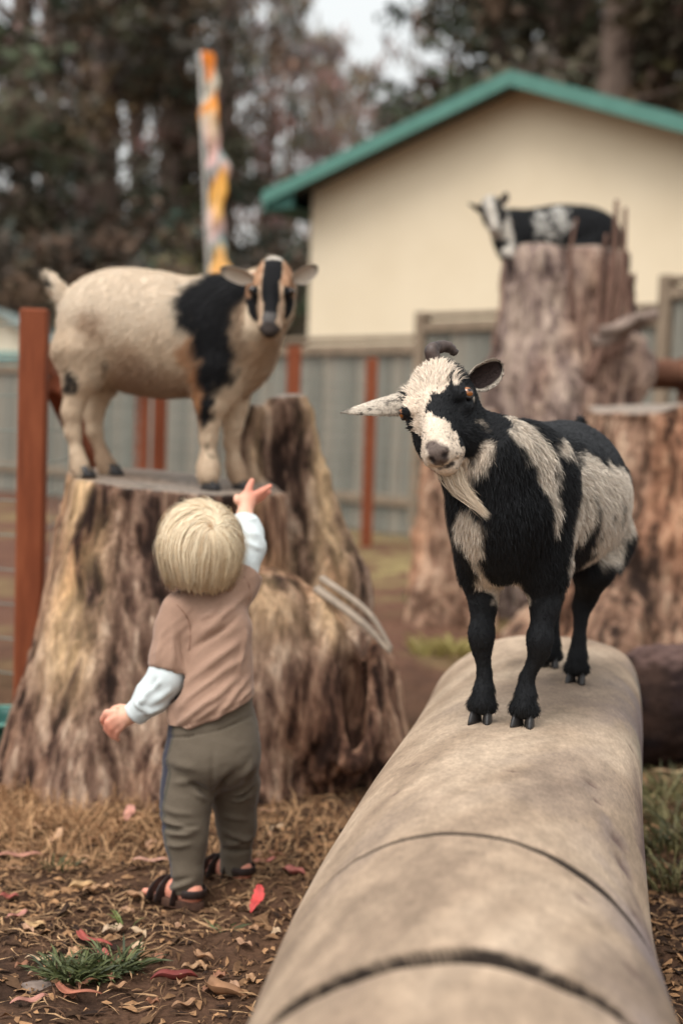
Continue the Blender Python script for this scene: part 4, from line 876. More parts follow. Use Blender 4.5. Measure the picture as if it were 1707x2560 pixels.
HEAD_BLACK = [([(-.02, -.064, -.03), (.02, -.055, -.05), (.06, -.042, -.058), (.088, -.034, -.058)], [.015, .016, .013, .008]), ([(.06, .04, -.05), (.075, .034, -.07)], [.016, .012])]
BROW = [([(-.016, .032, -.002), (.0, .038, -.004)], [.0045, .004])]
NOSE_PAD = [([(.108, -.002, -.024), (.118, .003, -.035)], [.011, .016])]
NOSE_DARK = [([(.124, .011, -.037)], [.0062]), ([(.124, -.010, -.037)], [.0062]), ([(.119, 0, -.060), (.110, .012, -.062)], [.0045, .005]), ([(.118, 0, -.060), (.112, -.010, -.062)], [.004, .003]), ([(.116, 0, -.047), (.119, 0, -.056)], [.0025, .003])]
SPOT_BODY = [([(-.102, -.062, .345), (-.118, -.038, .345)], [.021, .021]), ([(-.102, -.055, .33), (-.102, -.052, .315), (-.095, -.038, .290), (-.07, -.033, .262), (-.004, -.034, .233)], [.028, .022, .016, .012, .014]), ([(.0, 0, .228), (.06, 0, .225), (.2, .0, .24), (.34, 0, .24)], [.035, .05, .05, .05]),
             ([(-.02, .01, .522), (-.074, .034, .502), (-.084, .046, .474), (-.055, .062, .456), (-.043, .076, .430)], [.030, .026, .018, .030, .020]), ([(-.03, .05, .49), (-.04, .067, .46)], [.03, .03]), ([(-.043, .076, .427), (-.040, .087, .393), (-.030, .094, .367), (-.030, .091, .338)], [.017, .012, .016, .005]),
             ([(-.03, .05, .48), (.007, .085, .478), (.09, .092, .480), (.169, .100, .462)], [.020, .016, .020, .028]),
             ([(.130, .106, .42), (.12, .108, .36), (.10, .104, .32), (.06, .095, .275)], [.030, .050, .05, .028]), ([(.207, .115, .419), (.262, .127, .379), (.279, .123, .333), (.32, .106, .289)], [.05, .06, .06, .045]), ([(.30, .13, .425), (.364, .142, .39), (.41, .135, .33), (.42, .11, .29)], [.035, .05, .06, .04]), ([(.47, .12, .36), (.5, .09, .38)], [.05, .04]),
             ([(.18, -.12, .37), (.33, -.13, .38)], [.08, .09]), ([(.05, -.09, .45)], [.05])]
SPOT_BODY_BLACK = [([(-.115, -.06, .405), (-.13, -.03, .405), (-.12, .0, .40)], [.024, .024, .02]), ([(-.112, -.012, .506), (-.125, -.002, .48), (-.125, .009, .45), (-.11, .04, .42)], [.018, .020, .022, .022]), ([(.262, .128, .357), (.275, .127, .340)], [.007, .004]), ([(.236, .112, .322), (.25, .114, .300)], [.008, .005]), ([(.318, .138, .362), (.325, .138, .35)], [.006, .004]), ([(.29, .13, .32)], [.004]), ([(.005, .098, .452), (.03, .110, .43), (.028, .112, .40), (.0, .108, .37)], [.022, .026, .028, .024])]
SPOT_GREY = [([(.13, .02, .525), (.257, .04, .515), (.36, .07, .49), (.47, .06, .52), (.53, 0, .5)], [.05, .07, .07, .08, .08])]
goat1 = goat_spotted()
# ---- the tan goat on the split stump ----------------------------------------------------
def g2p(cx, cy, dy=0.0): return P(20+cx*.5357, 580+cy*.5357, 3.93+dy)
H2_M = g2p(1228, 250, -.20)
_er2 = nrm(A(1, -.05, -.01)); _fa2 = A(.02, -.42, -.90); _fa2 = nrm(_fa2-_er2*(_fa2@_er2)); _dn2 = np.cross(_fa2, _er2); H2R = np.stack([_fa2, _er2, _dn2])
def H2(a, b, n): return H2_M+1.02*(_fa2*a+_er2*b+_dn2*n)
def H2inv(p): return (p-H2_M)@H2R.T/1.02
def goat_tan():
    o = g2p(650, 1150); o[2] = .80
    S = SDF((-1.02, 3.55, .78), (.0, 4.2, 1.5), .006)
    ex = A(1, 0, 0); c = g2p
    def e(cx, cy, rx, ry, rz, k=.05, dy=0): S.ell(c(cx, cy, dy), (rx, ry, rz), k)
    e(575, 440, .185, .128, .146); e(770, 500, .19, .13, .16); e(495, 408, .12, .12, .120); e(960, 490, .135, .115, .155); e(375, 450, .06, .10, .105); e(660, 482, .185, .13, .152)
    e(1060, 520, .09, .08, .125); e(1095, 560, .07, .065, .10)
    # neck to the turned head
    S.cap(c(1030, 390), H2(-.05, 0, -.085), .105, .055, .05); S.cap(c(1110, 520, -.03), H2(.02, 0, -.10), .082, .042, .05); S.cap(c(1140, 500, -.08), H2(.03, 0, -.09), .05, .036, .04)
    for dy in (-.07, .07):
        e(368, 535, .066, .05, .12, .04, dy); e(985, 640, .07, .045, .12, .04, dy)
    def leg(pts, rad): S.chain([c(*p) for p in pts], rad, .02)
    leg([(330, 560, -.07), (345, 680, -.075), (300, 840, -.07), (305, 930, -.065), (325, 1040, -.065), (335, 1090, -.065), (345, 1125, -.07)], [.07, .044, .025, .019, .0165, .021, .021])
    leg([(390, 560, .07), (445, 690, .07), (400, 850, .07), (405, 930, .065), (445, 1050, .06), (460, 1090, .06), (475, 1125, .055)], [.07, .044, .025, .019, .0165, .021, .021])
    leg([(965, 640, -.07), (945, 800, -.075), (940, 890, -.07), (935, 960, -.068), (935, 1050, -.07), (935, 1090, -.07), (935, 1130, -.08)], [.065, .04, .026, .021, .018, .026, .030])
    leg([(1060, 640, .05), (1055, 820, .045), (1050, 900, .04), (1045, 980, .04), (1055, 1070, .035), (1065, 1110, .03), (1080, 1150, .02)], [.06, .036, .025, .019, .0175, .022, .024])
    S.chain([c(290, 330), c(250, 285), c(220, 245), c(190, 220)], [.026, .018, .016, .010], .02)
    head_prims(S, H2, H2R, .016, 1.02)
    V, F = S.net(1)
    def XY(p):                                                   # side-view coordinates of the body, metres from the goat's hip (back negative)
        return p[:, 0]-o[0], p[:, 2]-o[2]
    cp = lambda cx, cy: (c(cx, cy)[0]-o[0], c(cx, cy)[2]-o[2])
    def st(p, pts, rad, soft=.032, seed=2):
        q = np.stack([p[:, 0]-o[0], np.zeros(len(p)), p[:, 2]-o[2]], -1); return strokes(q, [([(cp(*u)[0], 0, cp(*u)[1]) for u in pts], rad)], soft, .012, seed)
    tan, pale, dusk, blk, rust = lin(212, 188, 160), lin(230, 214, 192), lin(138, 118, 104), lin(20, 20, 22), lin(170, 112, 66)
    def paint(p):
        h = H2inv(p); x, z = XY(p); n1 = fbm(p*9, 3, 3); col = np.tile(tan, (len(p), 1))
        col = col+(pale-col)*(sst(.36, .5, z+.05*n1)*.7)[:, None]
        w = sst(.37, .24, z+.08*n1)*sst(.14, .22, z)*sst(-.16, -.02, x)*sst(.2, .1, x); col = col+(dusk-col)*(w*.95)[:, None]
        w = np.clip(st(p, [(450, 470), (430, 430)], [.03, .03], .06)+.8*sst(.0, .35, fbm(p*[7, 7, 11], 3, 44))*sst(.5, .38, z), 0, 1); col = col+(lin(160, 126, 98)-col)*(w*.75)[:, None]
        w = st(p, [(870, 560), (900, 700), (925, 840)], [.035, .02, .02], .03); col = col+(rust-col)*(w*.7)[:, None]
        w = st(p, [(905, 330), (1000, 310), (1080, 330)], [.055, .075, .065]); w = np.maximum(w, st(p, [(1000, 400), (1015, 520), (990, 640), (955, 720)], [.085, .072, .052, .028])); w = np.maximum(w, st(p, [(860, 420), (900, 440)], [.03, .03]))
        w = np.maximum(w, st(p, [(950, 780), (955, 870)], [.020, .018], .015)*(p[:, 1] < 3.95)); w = np.maximum(w, st(p, [(335, 650), (340, 720), (335, 760)], [.014, .014, .006], .014)*(p[:, 1] < 3.95)); w = np.maximum(w, st(p, [(478, 610), (485, 650)], [.012, .010], .015)*.8)
        w = np.maximum(w, st(p, [(215, 270), (205, 230)], [.014, .012], .014)); w = np.maximum(w, .6*st(p, [(945, 980), (950, 1040)], [.008, .006], .01)); col = col+(blk-col)*w[:, None]
        w = st(p, [(1150, 420), (1170, 520), (1180, 640)], [.05, .06, .05], .03); col = col+(lin(196, 166, 136)-col)*(w*.6)[:, None]
        hd = (h[:, 0] > -.10) & (np.abs(h[:, 1]) < .072) & (h[:, 2] > -.085-.25*np.clip(h[:, 0], -.1, .1)); a, b = h[:, 0], np.abs(h[:, 1]+.004*fbm(p*50, 2, 3))
        hc = np.tile(lin(204, 176, 148), (len(p), 1))
        hc = np.where(((b > .026) & (a < .0))[:, None], lin(172, 132, 102), hc)
        mid = b < .024-.006*sst(0, .07, a); hc = np.where((mid & (a > -.075))[:, None], blk, hc); hc = np.where((mid & (a <= -.075))[:, None], lin(200, 190, 176), hc)
        ck = (b > .034) & (a > .0) & (a < .066) & (b > .028+.0*a); hc = np.where(ck[:, None], blk*1.1, hc)
        hc = np.where((a > .098)[:, None], lin(70, 62, 58), hc); hc = np.where(((a > .07) & (a < .098) & (b < .016))[:, None], lin(96, 92, 90), hc)
        hc = np.where((h[:, 2] < -.078)[:, None], lin(206, 186, 160), hc)
        return np.clip(np.where(hd[:, None], hc, col), .004, 1)
    base = A(o[0], o[1], .80)
    T = thing('goat', 'tan goat with black shoulder patch standing on the split stump, face striped', 'goat', base)
    obj('body', tomesh('body', V-base, F, True, paint(V)), SKINM, T)
    def length(p):
        h = H2inv(p); z = p[:, 2]-o[2]; L = np.full(len(p), .019); L = np.where(z < .25, .008, L); L = np.where((h[:, 0] > -.09) & (h[:, 2] > -.09) & (np.abs(h[:, 1]) < .08), .006, L); L = np.where(z < .07, .012, L)
        L = np.where((p[:, 0]-o[0] < c(250, 300)[0]-o[0]) & (z > .45), .028, L); return L
    def comb(p, n):
        d = np.tile(A(-.7, 0, -.7), (len(p), 1)); tl = (p[:, 0] < c(240, 300)[0]) & (p[:, 2]-o[2] > .45); d[tl] = A(-.4, 0, .8); lg = p[:, 2]-o[2] < .22; d[lg] = A(-.1, 0, -1); h = H2inv(p); hd = (h[:, 0] > -.09) & (h[:, 2] > -.09) & (np.abs(h[:, 1]) < .08); d[hd] = -_fa2; return d
    me = fur('fur', V, F, 80000, length, comb, paint, .0014, .34, 14, curl=.16, cvar=.13, nj=.22); me.transform(Matrix.Translation(-Vector(base))); obj('fur', me, FURM, T)
    for b in (-1, 1):
        q = H2(.003, .0455*b, -.0235); me = eye_mesh(.0145, nrm(_er2*b*.8+_dn2*.5), A(0, 0, 1), (60, 42, 26)); oo = obj('eye', me, EYEM, T); oo.location = q-base
        tip = g2p(990 if b < 0 else 1445, 168 if b < 0 else 158, -.16); b0 = H2(-.042, .046*b, -.045)
        Ve, Fe, k = ear_mesh(b0, tip, nrm(A(0, -.72, -.6)), .027, .5); cc = np.empty((len(Ve), 3)); cc[:k] = lin(196, 184, 168); cc[k:] = lin(206, 192, 176); tt = np.clip(((Ve-b0)@(tip-b0))/((tip-b0)@(tip-b0)), 0, 1); cc = cc*(1-.6*sst(.75, 1, tt))[:, None]
        obj('ear', tomesh('ear', Ve-base, Fe, True, cc), SKINM, T)
    ZT = .826
    for (cx, cy, dy) in ((352, 1128, -.07), (482, 1128, .055), (938, 1140, -.08), (1082, 1150, .02)):
        q = c(cx, cy, dy); q[2] = stump_z(q[0], q[1])-.002; g = hoof_mesh(A(1, -.15, 0), A(.15, 1, 0), .0215, .040); oo = obj('hoof', g.mesh('hoof'), HOOFM, T); oo.location = q-base
def stump_z(x, y): return .812-.07*(x+.50)+.05*(y-4.0)
goat_tan()

# ---- the third goat, lying on the tall stump ----------------------------------------------
def g3p(cx, cy, dy=0.0): return P(1000+cx*.4509, 440+cy*.4509, 7.62+dy)
def goat_lying():
    c = g3p; o = c(850, 400); H3M = c(505, 175, -.12); er = nrm(A(.96, -.1, .25)); fa = A(-.1, -.5, -.85); fa = nrm(fa-er*(fa@er)); dn = np.cross(fa, er); R3 = np.stack([fa, er, dn]); H3 = lambda a, b, n: H3M+1.05*(fa*a+er*b+dn*n)
    S = SDF(c(330, 520)+A(0, -.45, -.1), c(1260, 60)+A(0, .45, .12), .011)
    for cx, cy, rx, ry, rz in ((720, 330, .17, .13, .135), (880, 315, .19, .15, .145), (1020, 325, .18, .15, .145), (1110, 360, .10, .12, .11), (620, 330, .09, .09, .12)): S.ell(c(cx, cy+2), (rx, ry, rz), .05)
    S.cap(c(620, 290), H3(-.03, 0, -.08), .085, .05, .04); S.cap(c(590, 370, -.04), H3(.03, 0, -.085), .06, .035, .04)
    S.chain([c(640, 400, -.08), c(590, 430, -.13), c(650, 440, -.17)], [.05, .03, .022], .02); S.chain([c(640, 400, .06), c(580, 430, .04), c(620, 440, -.02)], [.05, .03, .022], .02); S.chain([c(1060, 380, -.1), c(980, 430, -.16), c(1060, 440, -.18)], [.07, .035, .024], .02)
    head_prims(S, H3, R3, .016, 1.05); V, F = S.net(1)
    def paint(p):
        h = (p-H3M)@R3.T/1.05; q = np.stack([p[:, 0]-o[0], 0*p[:, 0], p[:, 2]-o[2]], -1); w_ = lambda pts, r: strokes(q, [([(c(*u)[0]-o[0], 0, c(*u)[2]-o[2]) for u in pts], r)], .03, .03, 7)
        w = np.maximum(w_([(760, 240), (750, 300), (800, 350)], [.03, .035, .03]), w_([(860, 220), (870, 260), (880, 340)], [.04, .045, .02])); col = BLACK+(lin(186, 182, 174)-BLACK)*w[:, None]
        g = w_([(545, 260), (540, 330)], [.035, .03]); col = col+(lin(196, 170, 140)-col)*g[:, None]
        hd = (h[:, 0] > -.1) & (np.abs(h[:, 1]) < .075) & (h[:, 2] > -.11); wh = (np.abs(h[:, 1]+.006) < .026) | (h[:, 2] < -.065); hc = np.where(wh[:, None], lin(206, 198, 186), BLACK); return np.clip(np.where(hd[:, None], hc, col), .004, 1)
    base = A(o[0], o[1], o[2]-.05); T = thing('goat', 'small black goat with white saddle patch lying on the tall grey stump', 'goat', base)
    obj('body', tomesh('body', V-base, F, True, paint(V)), SKINM, T)
    me = fur('fur', V, F, 16000, lambda p: np.full(len(p), .018), lambda p, n: np.tile(A(.7, 0, -.7), (len(p), 1)), paint, .004, .35, 24); me.transform(Matrix.Translation(-Vector(base))); obj('fur', me, FURM, T)
    for b in (-1, 1):
        tip = c(372, 150, -.1) if b < 0 else c(592, 92, -.05); b0 = H3(-.042, .046*b, -.045); Ve, Fe, k = ear_mesh(b0, tip, nrm(A(0, -.7, -.6)), .028, .6, pt=1 if b < 0 else 2.2); cc = np.empty((len(Ve), 3)); cc[:k] = lin(60, 50, 48); cc[k:] = lin(90, 84, 80); obj('ear', tomesh('ear', Ve-base, Fe, True, cc), SKINM, T)
        q = H3(.003, .0455*b, -.0235); oo = obj('eye', eye_mesh(.0138, nrm(er*b*.8+dn*.5), A(0, 0, 1), (60, 44, 26)), EYEM, T); oo.location = q-base
goat_lying()
# ================================================================== TODDLER
def k2(cx, cy, Y=2.92): return P(220+cx/3.136, 1160+cy/3.136, Y)
def k3(cx, cy, Y=2.92): return P(220+cx/3.136, 1660+cy/3.136, Y)
def cloth_folds(V, N, dirv, freq, amp, seed, stretch=.22):
    """creases: noise stretched along dirv"""
    d = nrm(dirv); s = nrm(np.cross(d, A(0, 1, 0))); t = np.cross(d, s); q = np.stack([V@d*stretch, V@s, V@t], -1)*freq
    w = .03*np.stack([fbm(V*12, 2, seed+5)]*3, -1)*freq*.5; r = 1-np.abs(fbm(q+w, 3, seed))*2; return V+N*((r-.6)*amp)[:, None]
def ridges(V, N, lst, pk):
    """explicit creases on the camera-side of the cloth: (x0, y0, x1, y1, width, height)"""
    D = np.zeros(len(V)); back = sst(.35, -.1, N[:, 1])
    for x0, y0, x1, y1, w, h in lst:
        a, b = pk(x0, y0)[[0, 2]], pk(x1, y1)[[0, 2]]; p = V[:, [0, 2]]+.004*np.stack([fbm(V*25, 2, 7), fbm(V*25, 2, 8)], -1); ba = b-a; t = np.clip(((p-a)@ba)/(ba@ba), 0, 1); dv = p-a-t[:, None]*ba; d = np.linalg.norm(dv, axis=1)
        D += 1.9*h*np.exp(-(d/(w*.85))**2)*np.sin(np.pi*np.clip(t*.9+.05, 0, 1))
    return V+N*(D*back)[:, None]
def build_child():
    base = A(-.25, 2.92, 0)
    T = thing('person', 'blond toddler in brown tee and grey joggers reaching up, seen from behind', 'person', base)
    skin = lin(226, 172, 146)
    # ---------------- body: head, neck, arms, hands, legs, feet: one skin
    S = SDF((-.58, 2.66, -.03), (-.12, 3.24, .90), .0042)
    hc = k2(885, 640, 2.93); S.ell(hc, (.074, .080, .084), .02); S.ell(hc+A(-.012, .03, -.02), (.062, .06, .07), .02)          # skull, face forward (away)
    S.cap(hc+A(-.005, .04, -.065), hc+A(-.01, .075, -.045), .036, .022, .02); S.ell(hc+A(-.02, .10, -.012), (.010, .012, .012), .012)        # jaw, nose
    S.cap(hc+A(.0, .0, -.05), k2(960, 1060, 2.945), .036, .036, .02)
    for sx in (-1, 1): S.ell(hc+A(sx*.075-.004, .015, -.018), (.010, .016, .022), .008); S.ell(hc+A(-.012+sx*.026, .078, .01), (.010, .008, .007), .004, sub=True)
    S.cap(hc+A(-.03, .092, -.045), hc+A(-.004, .096, -.045), .003, .003, .003, sub=True)
    S.chain([k2(960, 1090, 2.955), k2(985, 1400, 2.94), k3(980, 600, 2.925)], [.038, .045, .055], .03)
    sL = [k2(720, 1160, 2.92), k2(618, 1640, 2.90), k2(390, 1945, 2.90)]; S.chain([k2(930, 1140, 2.945)]+sL, [.028, .026, .024, .0185], .02)
    sR = [k2(1175, 960, 2.97), k2(1268, 650, 3.04), k2(1228, 400, 3.09)]; S.chain([k2(1000, 1120, 2.955)]+sR, [.028, .026, .024, .0175], .02)
    # left hand, relaxed and half closed
    def fing(pts, rad, k=.0022): S.chain(pts, rad, k)
    pm = k2(290, 1985, 2.895); Rh = np.stack([nrm(A(-1, 0, -.28)), nrm(A(-.28, 0, 1)), A(0, 1, 0)]); S.ell(pm, (.026, .019, .012), .008, Rh); S.cap(sL[2], pm, .0165, .015, .008)
    fing([k2(215, 1945, 2.89), k2(150, 1950, 2.895), k2(118, 2000, 2.905), k2(128, 2040, 2.912)], [.0085, .0078, .0072, .006])
    fing([k2(220, 1985, 2.885), k2(158, 2025, 2.888), k2(148, 2075, 2.897), k2(178, 2110, 2.904)], [.0085, .0078, .0072, .006])
    fing([k2(240, 2020, 2.885), k2(188, 2065, 2.888), k2(180, 2112, 2.896), k2(205, 2145, 2.902)], [.0082, .0076, .007, .006])
    fing([k2(275, 2045, 2.888), k2(232, 2095, 2.89), k2(222, 2135, 2.897), k2(236, 2160, 2.902)], [.0078, .007, .0064, .0055])
    fing([k2(325, 1925, 2.90), k2(255, 1912, 2.915), k2(200, 1920, 2.92)], [.010, .0085, .007])
    # right hand, open, reaching up and away
    pm = k2(1248, 285, 3.105); Rh = np.stack([nrm(A(.2, .3, 1)), nrm(A(1, 0, -.2)), nrm(A(0, -1, .3))]); S.ell(pm, (.025, .020, .012), .008, Rh); S.cap(sR[2], pm, .0165, .015, .008)
    fing([k2(1245, 250, 3.105), k2(1262, 190, 3.11), k2(1285, 132, 3.115)], [.009, .0085, .0068])
    fing([k2(1290, 255, 3.105), k2(1360, 215, 3.12), k2(1432, 172, 3.13)], [.0088, .008, .006])
    fing([k2(1295, 275, 3.11), k2(1362, 245, 3.13), k2(1422, 218, 3.145)], [.0085, .0078, .006])
    fing([k2(1295, 300, 3.12), k2(1345, 275, 3.145), k2(1390, 250, 3.16)], [.008, .007, .0055])
    fing([k2(1215, 320, 3.10), k2(1172, 285, 3.095), k2(1166, 258, 3.10)], [.0095, .0085, .0068])
    # legs and feet
    aL, aR = k3(770, 1760, 2.83), k3(1160, 1585, 2.985)
    S.chain([k3(800, 800, 2.91), k3(770, 1150, 2.87), aL], [.045, .030, .0195], .012); S.chain([k3(1110, 820, 2.94), k3(1150, 1060, 2.97), aR], [.045, .030, .0195], .012)
    feet = []
    for a, dr in ((aL, nrm(A(-.80, .60, 0))), (aR, nrm(A(-.80, .60, 0)))):
        h = A(a[0], a[1], .026)-dr*.018; t = h+dr*.104; feet.append((h, t, dr)); sd = A(-dr[1], dr[0], 0)
        S.cap(a, h+A(0, 0, .008), .0205, .021, .010); S.cap(h, h+dr*.05+A(0, 0, .003), .018, .020, .012); S.cap(h+dr*.05+A(0, 0, .002), t-dr*.02+A(0, 0, -.004), .022, .017, .012)
        for k, (o_, r) in enumerate(((.018, .0085), (.007, .007), (-.003, .0065), (-.012, .006), (-.020, .0055))): S.cap(t-dr*.025+sd*o_+A(0, 0, -.01), t+dr*(.012-.006*k)+sd*o_+A(0, 0, -.012), r, r*.85, .005)
    V, F = S.net(1); col = np.tile(skin, (len(V), 1)); red = sst(.02, -.02, np.minimum(np.linalg.norm(V-k2(160, 2060, 2.9), axis=1)-.03, np.linalg.norm(V-k2(1360, 180, 3.13), axis=1)-.05)); red = np.maximum(red, (V[:, 2] < .06)*.9); col = col+(lin(212, 122, 100)-col)*(red*.6)[:, None]
    m = mat_v('skin', .5, 120, .05, spec=.35); b = m.node_tree.nodes['Principled BSDF']; b.inputs['Subsurface Weight'].default_value = .12; b.inputs['Subsurface Radius'].default_value = (.01, .004, .002); b.inputs['Subsurface Scale'].default_value = .5
    obj('body', tomesh('body', V-base, F, True, col), m, T)
    em = mat_n('child_eye', [(.3, lin(60, 80, 100)), (.7, lin(70, 90, 110))], 90, rough=.1)
    # ---------------- white long sleeves
    wm = mat_v('white_jersey', .85, 500, .06, .0006, sheen=.15)
    def cloth(name, S, mat, color, folds, par=T, rd=None, pk=None):
        V, F = S.net(2); N = vnormals(V, F)
        if rd: V = ridges(V, N, rd, pk); N = vnormals(V, F)
        for (dv, fr, am, sd, stt) in folds: V = cloth_folds(V, N, dv, fr, am, sd, stt); N = vnormals(V, F)
        return obj(name, tomesh(name, V-base, F, True, color(V) if callable(color) else np.tile(color, (len(V), 1))), mat, par), V, F
    S = SDF((-.58, 2.80, .30), (-.30, 3.02, .66), .004); a, e_, w = sL
    el = k2(606, 1690, 2.895); S.chain([k2(680, 1350, 2.915), k2(636, 1600, 2.905), el, k2(500, 1830, 2.895), k2(425, 1910, 2.897)], [.034, .0345, .036, .0345, .0285], .015)
    S.chain([k2(425, 1910, 2.897), k2(365, 1960, 2.898)], [.0285, .0265], .004); ax = nrm(k2(340, 1985, 2.9)-k2(425, 1910, 2.897)); S.cut(k2(352, 1972, 2.898), ax, .004); S.cut(k2(660, 1480, 2.91), A(.1, 0, 1), .004)
    cloth('sleeve', S, wm, lin(206, 214, 214), [(nrm(A(.6, .2, -.8)), 40, .0022, 5, .2)], rd=[(600, 1650, 460, 1800, .006, .004), (690, 1720, 520, 1830, .007, .004), (640, 1850, 430, 1930, .006, .003), (470, 1780, 440, 1850, .006, .005), (390, 1830, 520, 1900, .006, .004), (560, 1640, 520, 1760, .005, -.003)], pk=k2)
    S = SDF((-.32, 2.90, .62), (-.10, 3.18, .95), .004)
    S.chain([k2(1215, 820, 2.995), k2(1268, 650, 3.035), k2(1256, 540, 3.062), k2(1232, 420, 3.083)], [.034, .033, .031, .0265], .012); S.cut(k2(1231, 408, 3.086), nrm(A(-.05, .5, 1)), .004); S.cut(k2(1205, 880, 2.985), A(0, -.3, -1), .004)
    cloth('sleeve', S, wm, lin(206, 214, 214), [(nrm(A(1, .2, .2)), 40, .002, 8, .25)], rd=[(1200, 560, 1330, 600, .006, .004), (1210, 640, 1330, 690, .006, .004), (1200, 470, 1300, 480, .005, .003)], pk=k2)
    # ---------------- brown tee
    tm = mat_v('brown_jersey', .9, 420, .10, .0006, sheen=.2)
    S = SDF((-.46, 2.80, .36), (-.14, 3.08, .78), .004)
    S.chain([k2(975, 1085, 2.945), k2(1010, 1300, 2.935), k2(1005, 1600, 2.925), k2(975, 1900, 2.915), k2(960, 2150, 2.915)], [.060, .0665, .069, .082, .090], .03, ax=A(0, 1, 0), fl=.92)
    S.chain([k2(870, 1080, 2.94), k2(725, 1150, 2.92), k2(680, 1300, 2.915), k2(648, 1520, 2.905), k2(632, 1640, 2.90)], [.032, .037, .038, .0395, .041], .02); ax = nrm(k2(600, 1760, 2.9)-k2(648, 1520, 2.905)); 
    S.chain([k2(1050, 1050, 2.95), k2(1165, 970, 2.97), k2(1205, 880, 2.99), k2(1240, 790, 3.01)], [.036, .038, .036, .036], .025)
    # cut the hem (slanted) and the sleeve ends
    def sleeve_cut(p, n, c0, r):
        X = np.stack(np.meshgrid(*S.ax, indexing='ij'), -1); d = ((X-p)@nrm(n)).astype(np.float32); near = np.linalg.norm(X-c0, axis=-1) < r; S.f = np.where(near, np.maximum(S.f, d), S.f)
    sleeve_cut(k2(633, 1612, 2.90), ax, k2(600, 1680, 2.9), .055); sleeve_cut(k2(1228, 830, 3.0), nrm(A(.35, .35, .8)), k2(1245, 770, 3.02), .06)
    hl, hr = k2(640, 2112, 2.90), k2(1310, 1822, 2.91); hv = nrm(hr-hl); hn = -np.cross(hv, A(0, 1, 0)); hn = hn if hn[2] < 0 else -hn; S.cut(hl, hn, .003)
    S.ell(k2(935, 970, 2.945), (.044, .044, .020), .006, sub=True)
    ob, V, F = cloth('shirt', S, tm, lin(160, 129, 110), [(nrm(A(.75, 0, .66)), 26, .0022, 11, .12), (nrm(A(.55, 0, .8)), 60, .0008, 15, .2)],
        rd=[(640, 2062, 980, 1915, .0022, -.003), (980, 1915, 1310, 1772, .0022, -.003), (500, 1555, 770, 1600, .0022, -.003), (1240, 1330, 760, 1700, .010, .0045), (1230, 1480, 720, 1880, .008, .0055), (1180, 1640, 720, 2010, .008, .006), (1140, 1560, 800, 1830, .005, -.004), (1110, 1760, 800, 2020, .006, .004), (1270, 1640, 1000, 1960, .007, .004), (1290, 1730, 1130, 1880, .006, .003), (1260, 1010, 870, 1340, .009, .004), (1200, 1180, 850, 1420, .007, -.004), (1040, 1120, 900, 1200, .006, .003), (1060, 1060, 1010, 1190, .006, -.003), (740, 1300, 790, 1560, .006, -.004), (600, 1300, 560, 1560, .007, .003), (680, 1250, 700, 1580, .006, .003), (650, 1850, 690, 2080, .007, .004), (1250, 1250, 1200, 1600, .006, .003)], pk=k2)
    Nn = vnormals(V, F); bk = Nn[:, 1] < .3; Vb = V[bk]; Nb = Nn[bk]; cc_ = (Vb-[0, 0, CAM_H])@RC; sxp = (853.5+FPX*cc_[:, 0]/-cc_[:, 2]-220)*3.136; syp = (1280-FPX*cc_[:, 1]/-cc_[:, 2]-1160)*3.136
    def on(x, y): i = np.argmin((sxp-x)**2+(syp-y)**2); return Vb[i]+Nb[i]*.0004
    # neck band and hem seams
    def seam(pts, r, par, mat): V_, f3, f4 = tube(spline(pts, 6), r, 6); g = Geo(); g.add(V_-base, f3, f4); return obj('seam', g.mesh('seam'), mat, par)
    nb = mat_n('brown_rib', [(.3, lin(128, 96, 80)), (.7, lin(146, 112, 92))], 200, rough=.9)
    for pts, r, nm in (([(790, 1010), (850, 1035), (930, 1045), (1020, 1030), (1100, 990), (1150, 930)], .0042, 'neckband'), ([(700, 1105), (760, 1170), (795, 1260), (800, 1380), (795, 1460)], .0013, 'seam'), ([(1225, 880), (1262, 960), (1268, 1060)], .0013, 'seam')):
        V_, f3, f4 = tube(spline([on(*p) for p in pts], 5), r, 6); g = Geo(); g.add(V_-base, f3, f4); obj(nm, g.mesh(nm), nb, ob)
    # ---------------- joggers
    pm_ = mat_v('grey_jogger_knit', .92, 420, .12, .0006, sheen=.15)
    S = SDF((-.45, 2.72, .02), (-.12, 3.10, .52), .004)
    S.ell(k3(985, 560, 2.915), (.092, .078, .085), .03); S.ell(k3(1000, 720, 2.90), (.090, .086, .07), .03); S.cap(k3(980, 480, 2.92), k3(985, 250, 2.925), .087, .080, .02, ax=A(0, 1, 0), fl=.85)
    S.chain([k3(815, 800, 2.90), k3(775, 1000, 2.885), k3(765, 1150, 2.87), k3(770, 1350, 2.855), k3(778, 1620, 2.838)], [.060, .048, .043, .0385, .034], .03)
    S.chain([k3(778, 1650, 2.836), k3(778, 1800, 2.832)], [.0325, .0315], .004)
    S.chain([k3(1140, 800, 2.94), k3(1160, 950, 2.96), k3(1150, 1080, 2.97), k3(1165, 1250, 2.978), k3(1165, 1440, 2.982)], [.054, .046, .040, .0375, .034], .026)
    S.chain([k3(1160, 1480, 2.983), k3(1158, 1615, 2.985)], [.034, .033], .004)
    lw = lambda V: sst(.012, .004, np.abs(V[:, 1]-(2.905-.16*(.5-V[:, 2])-.0)))
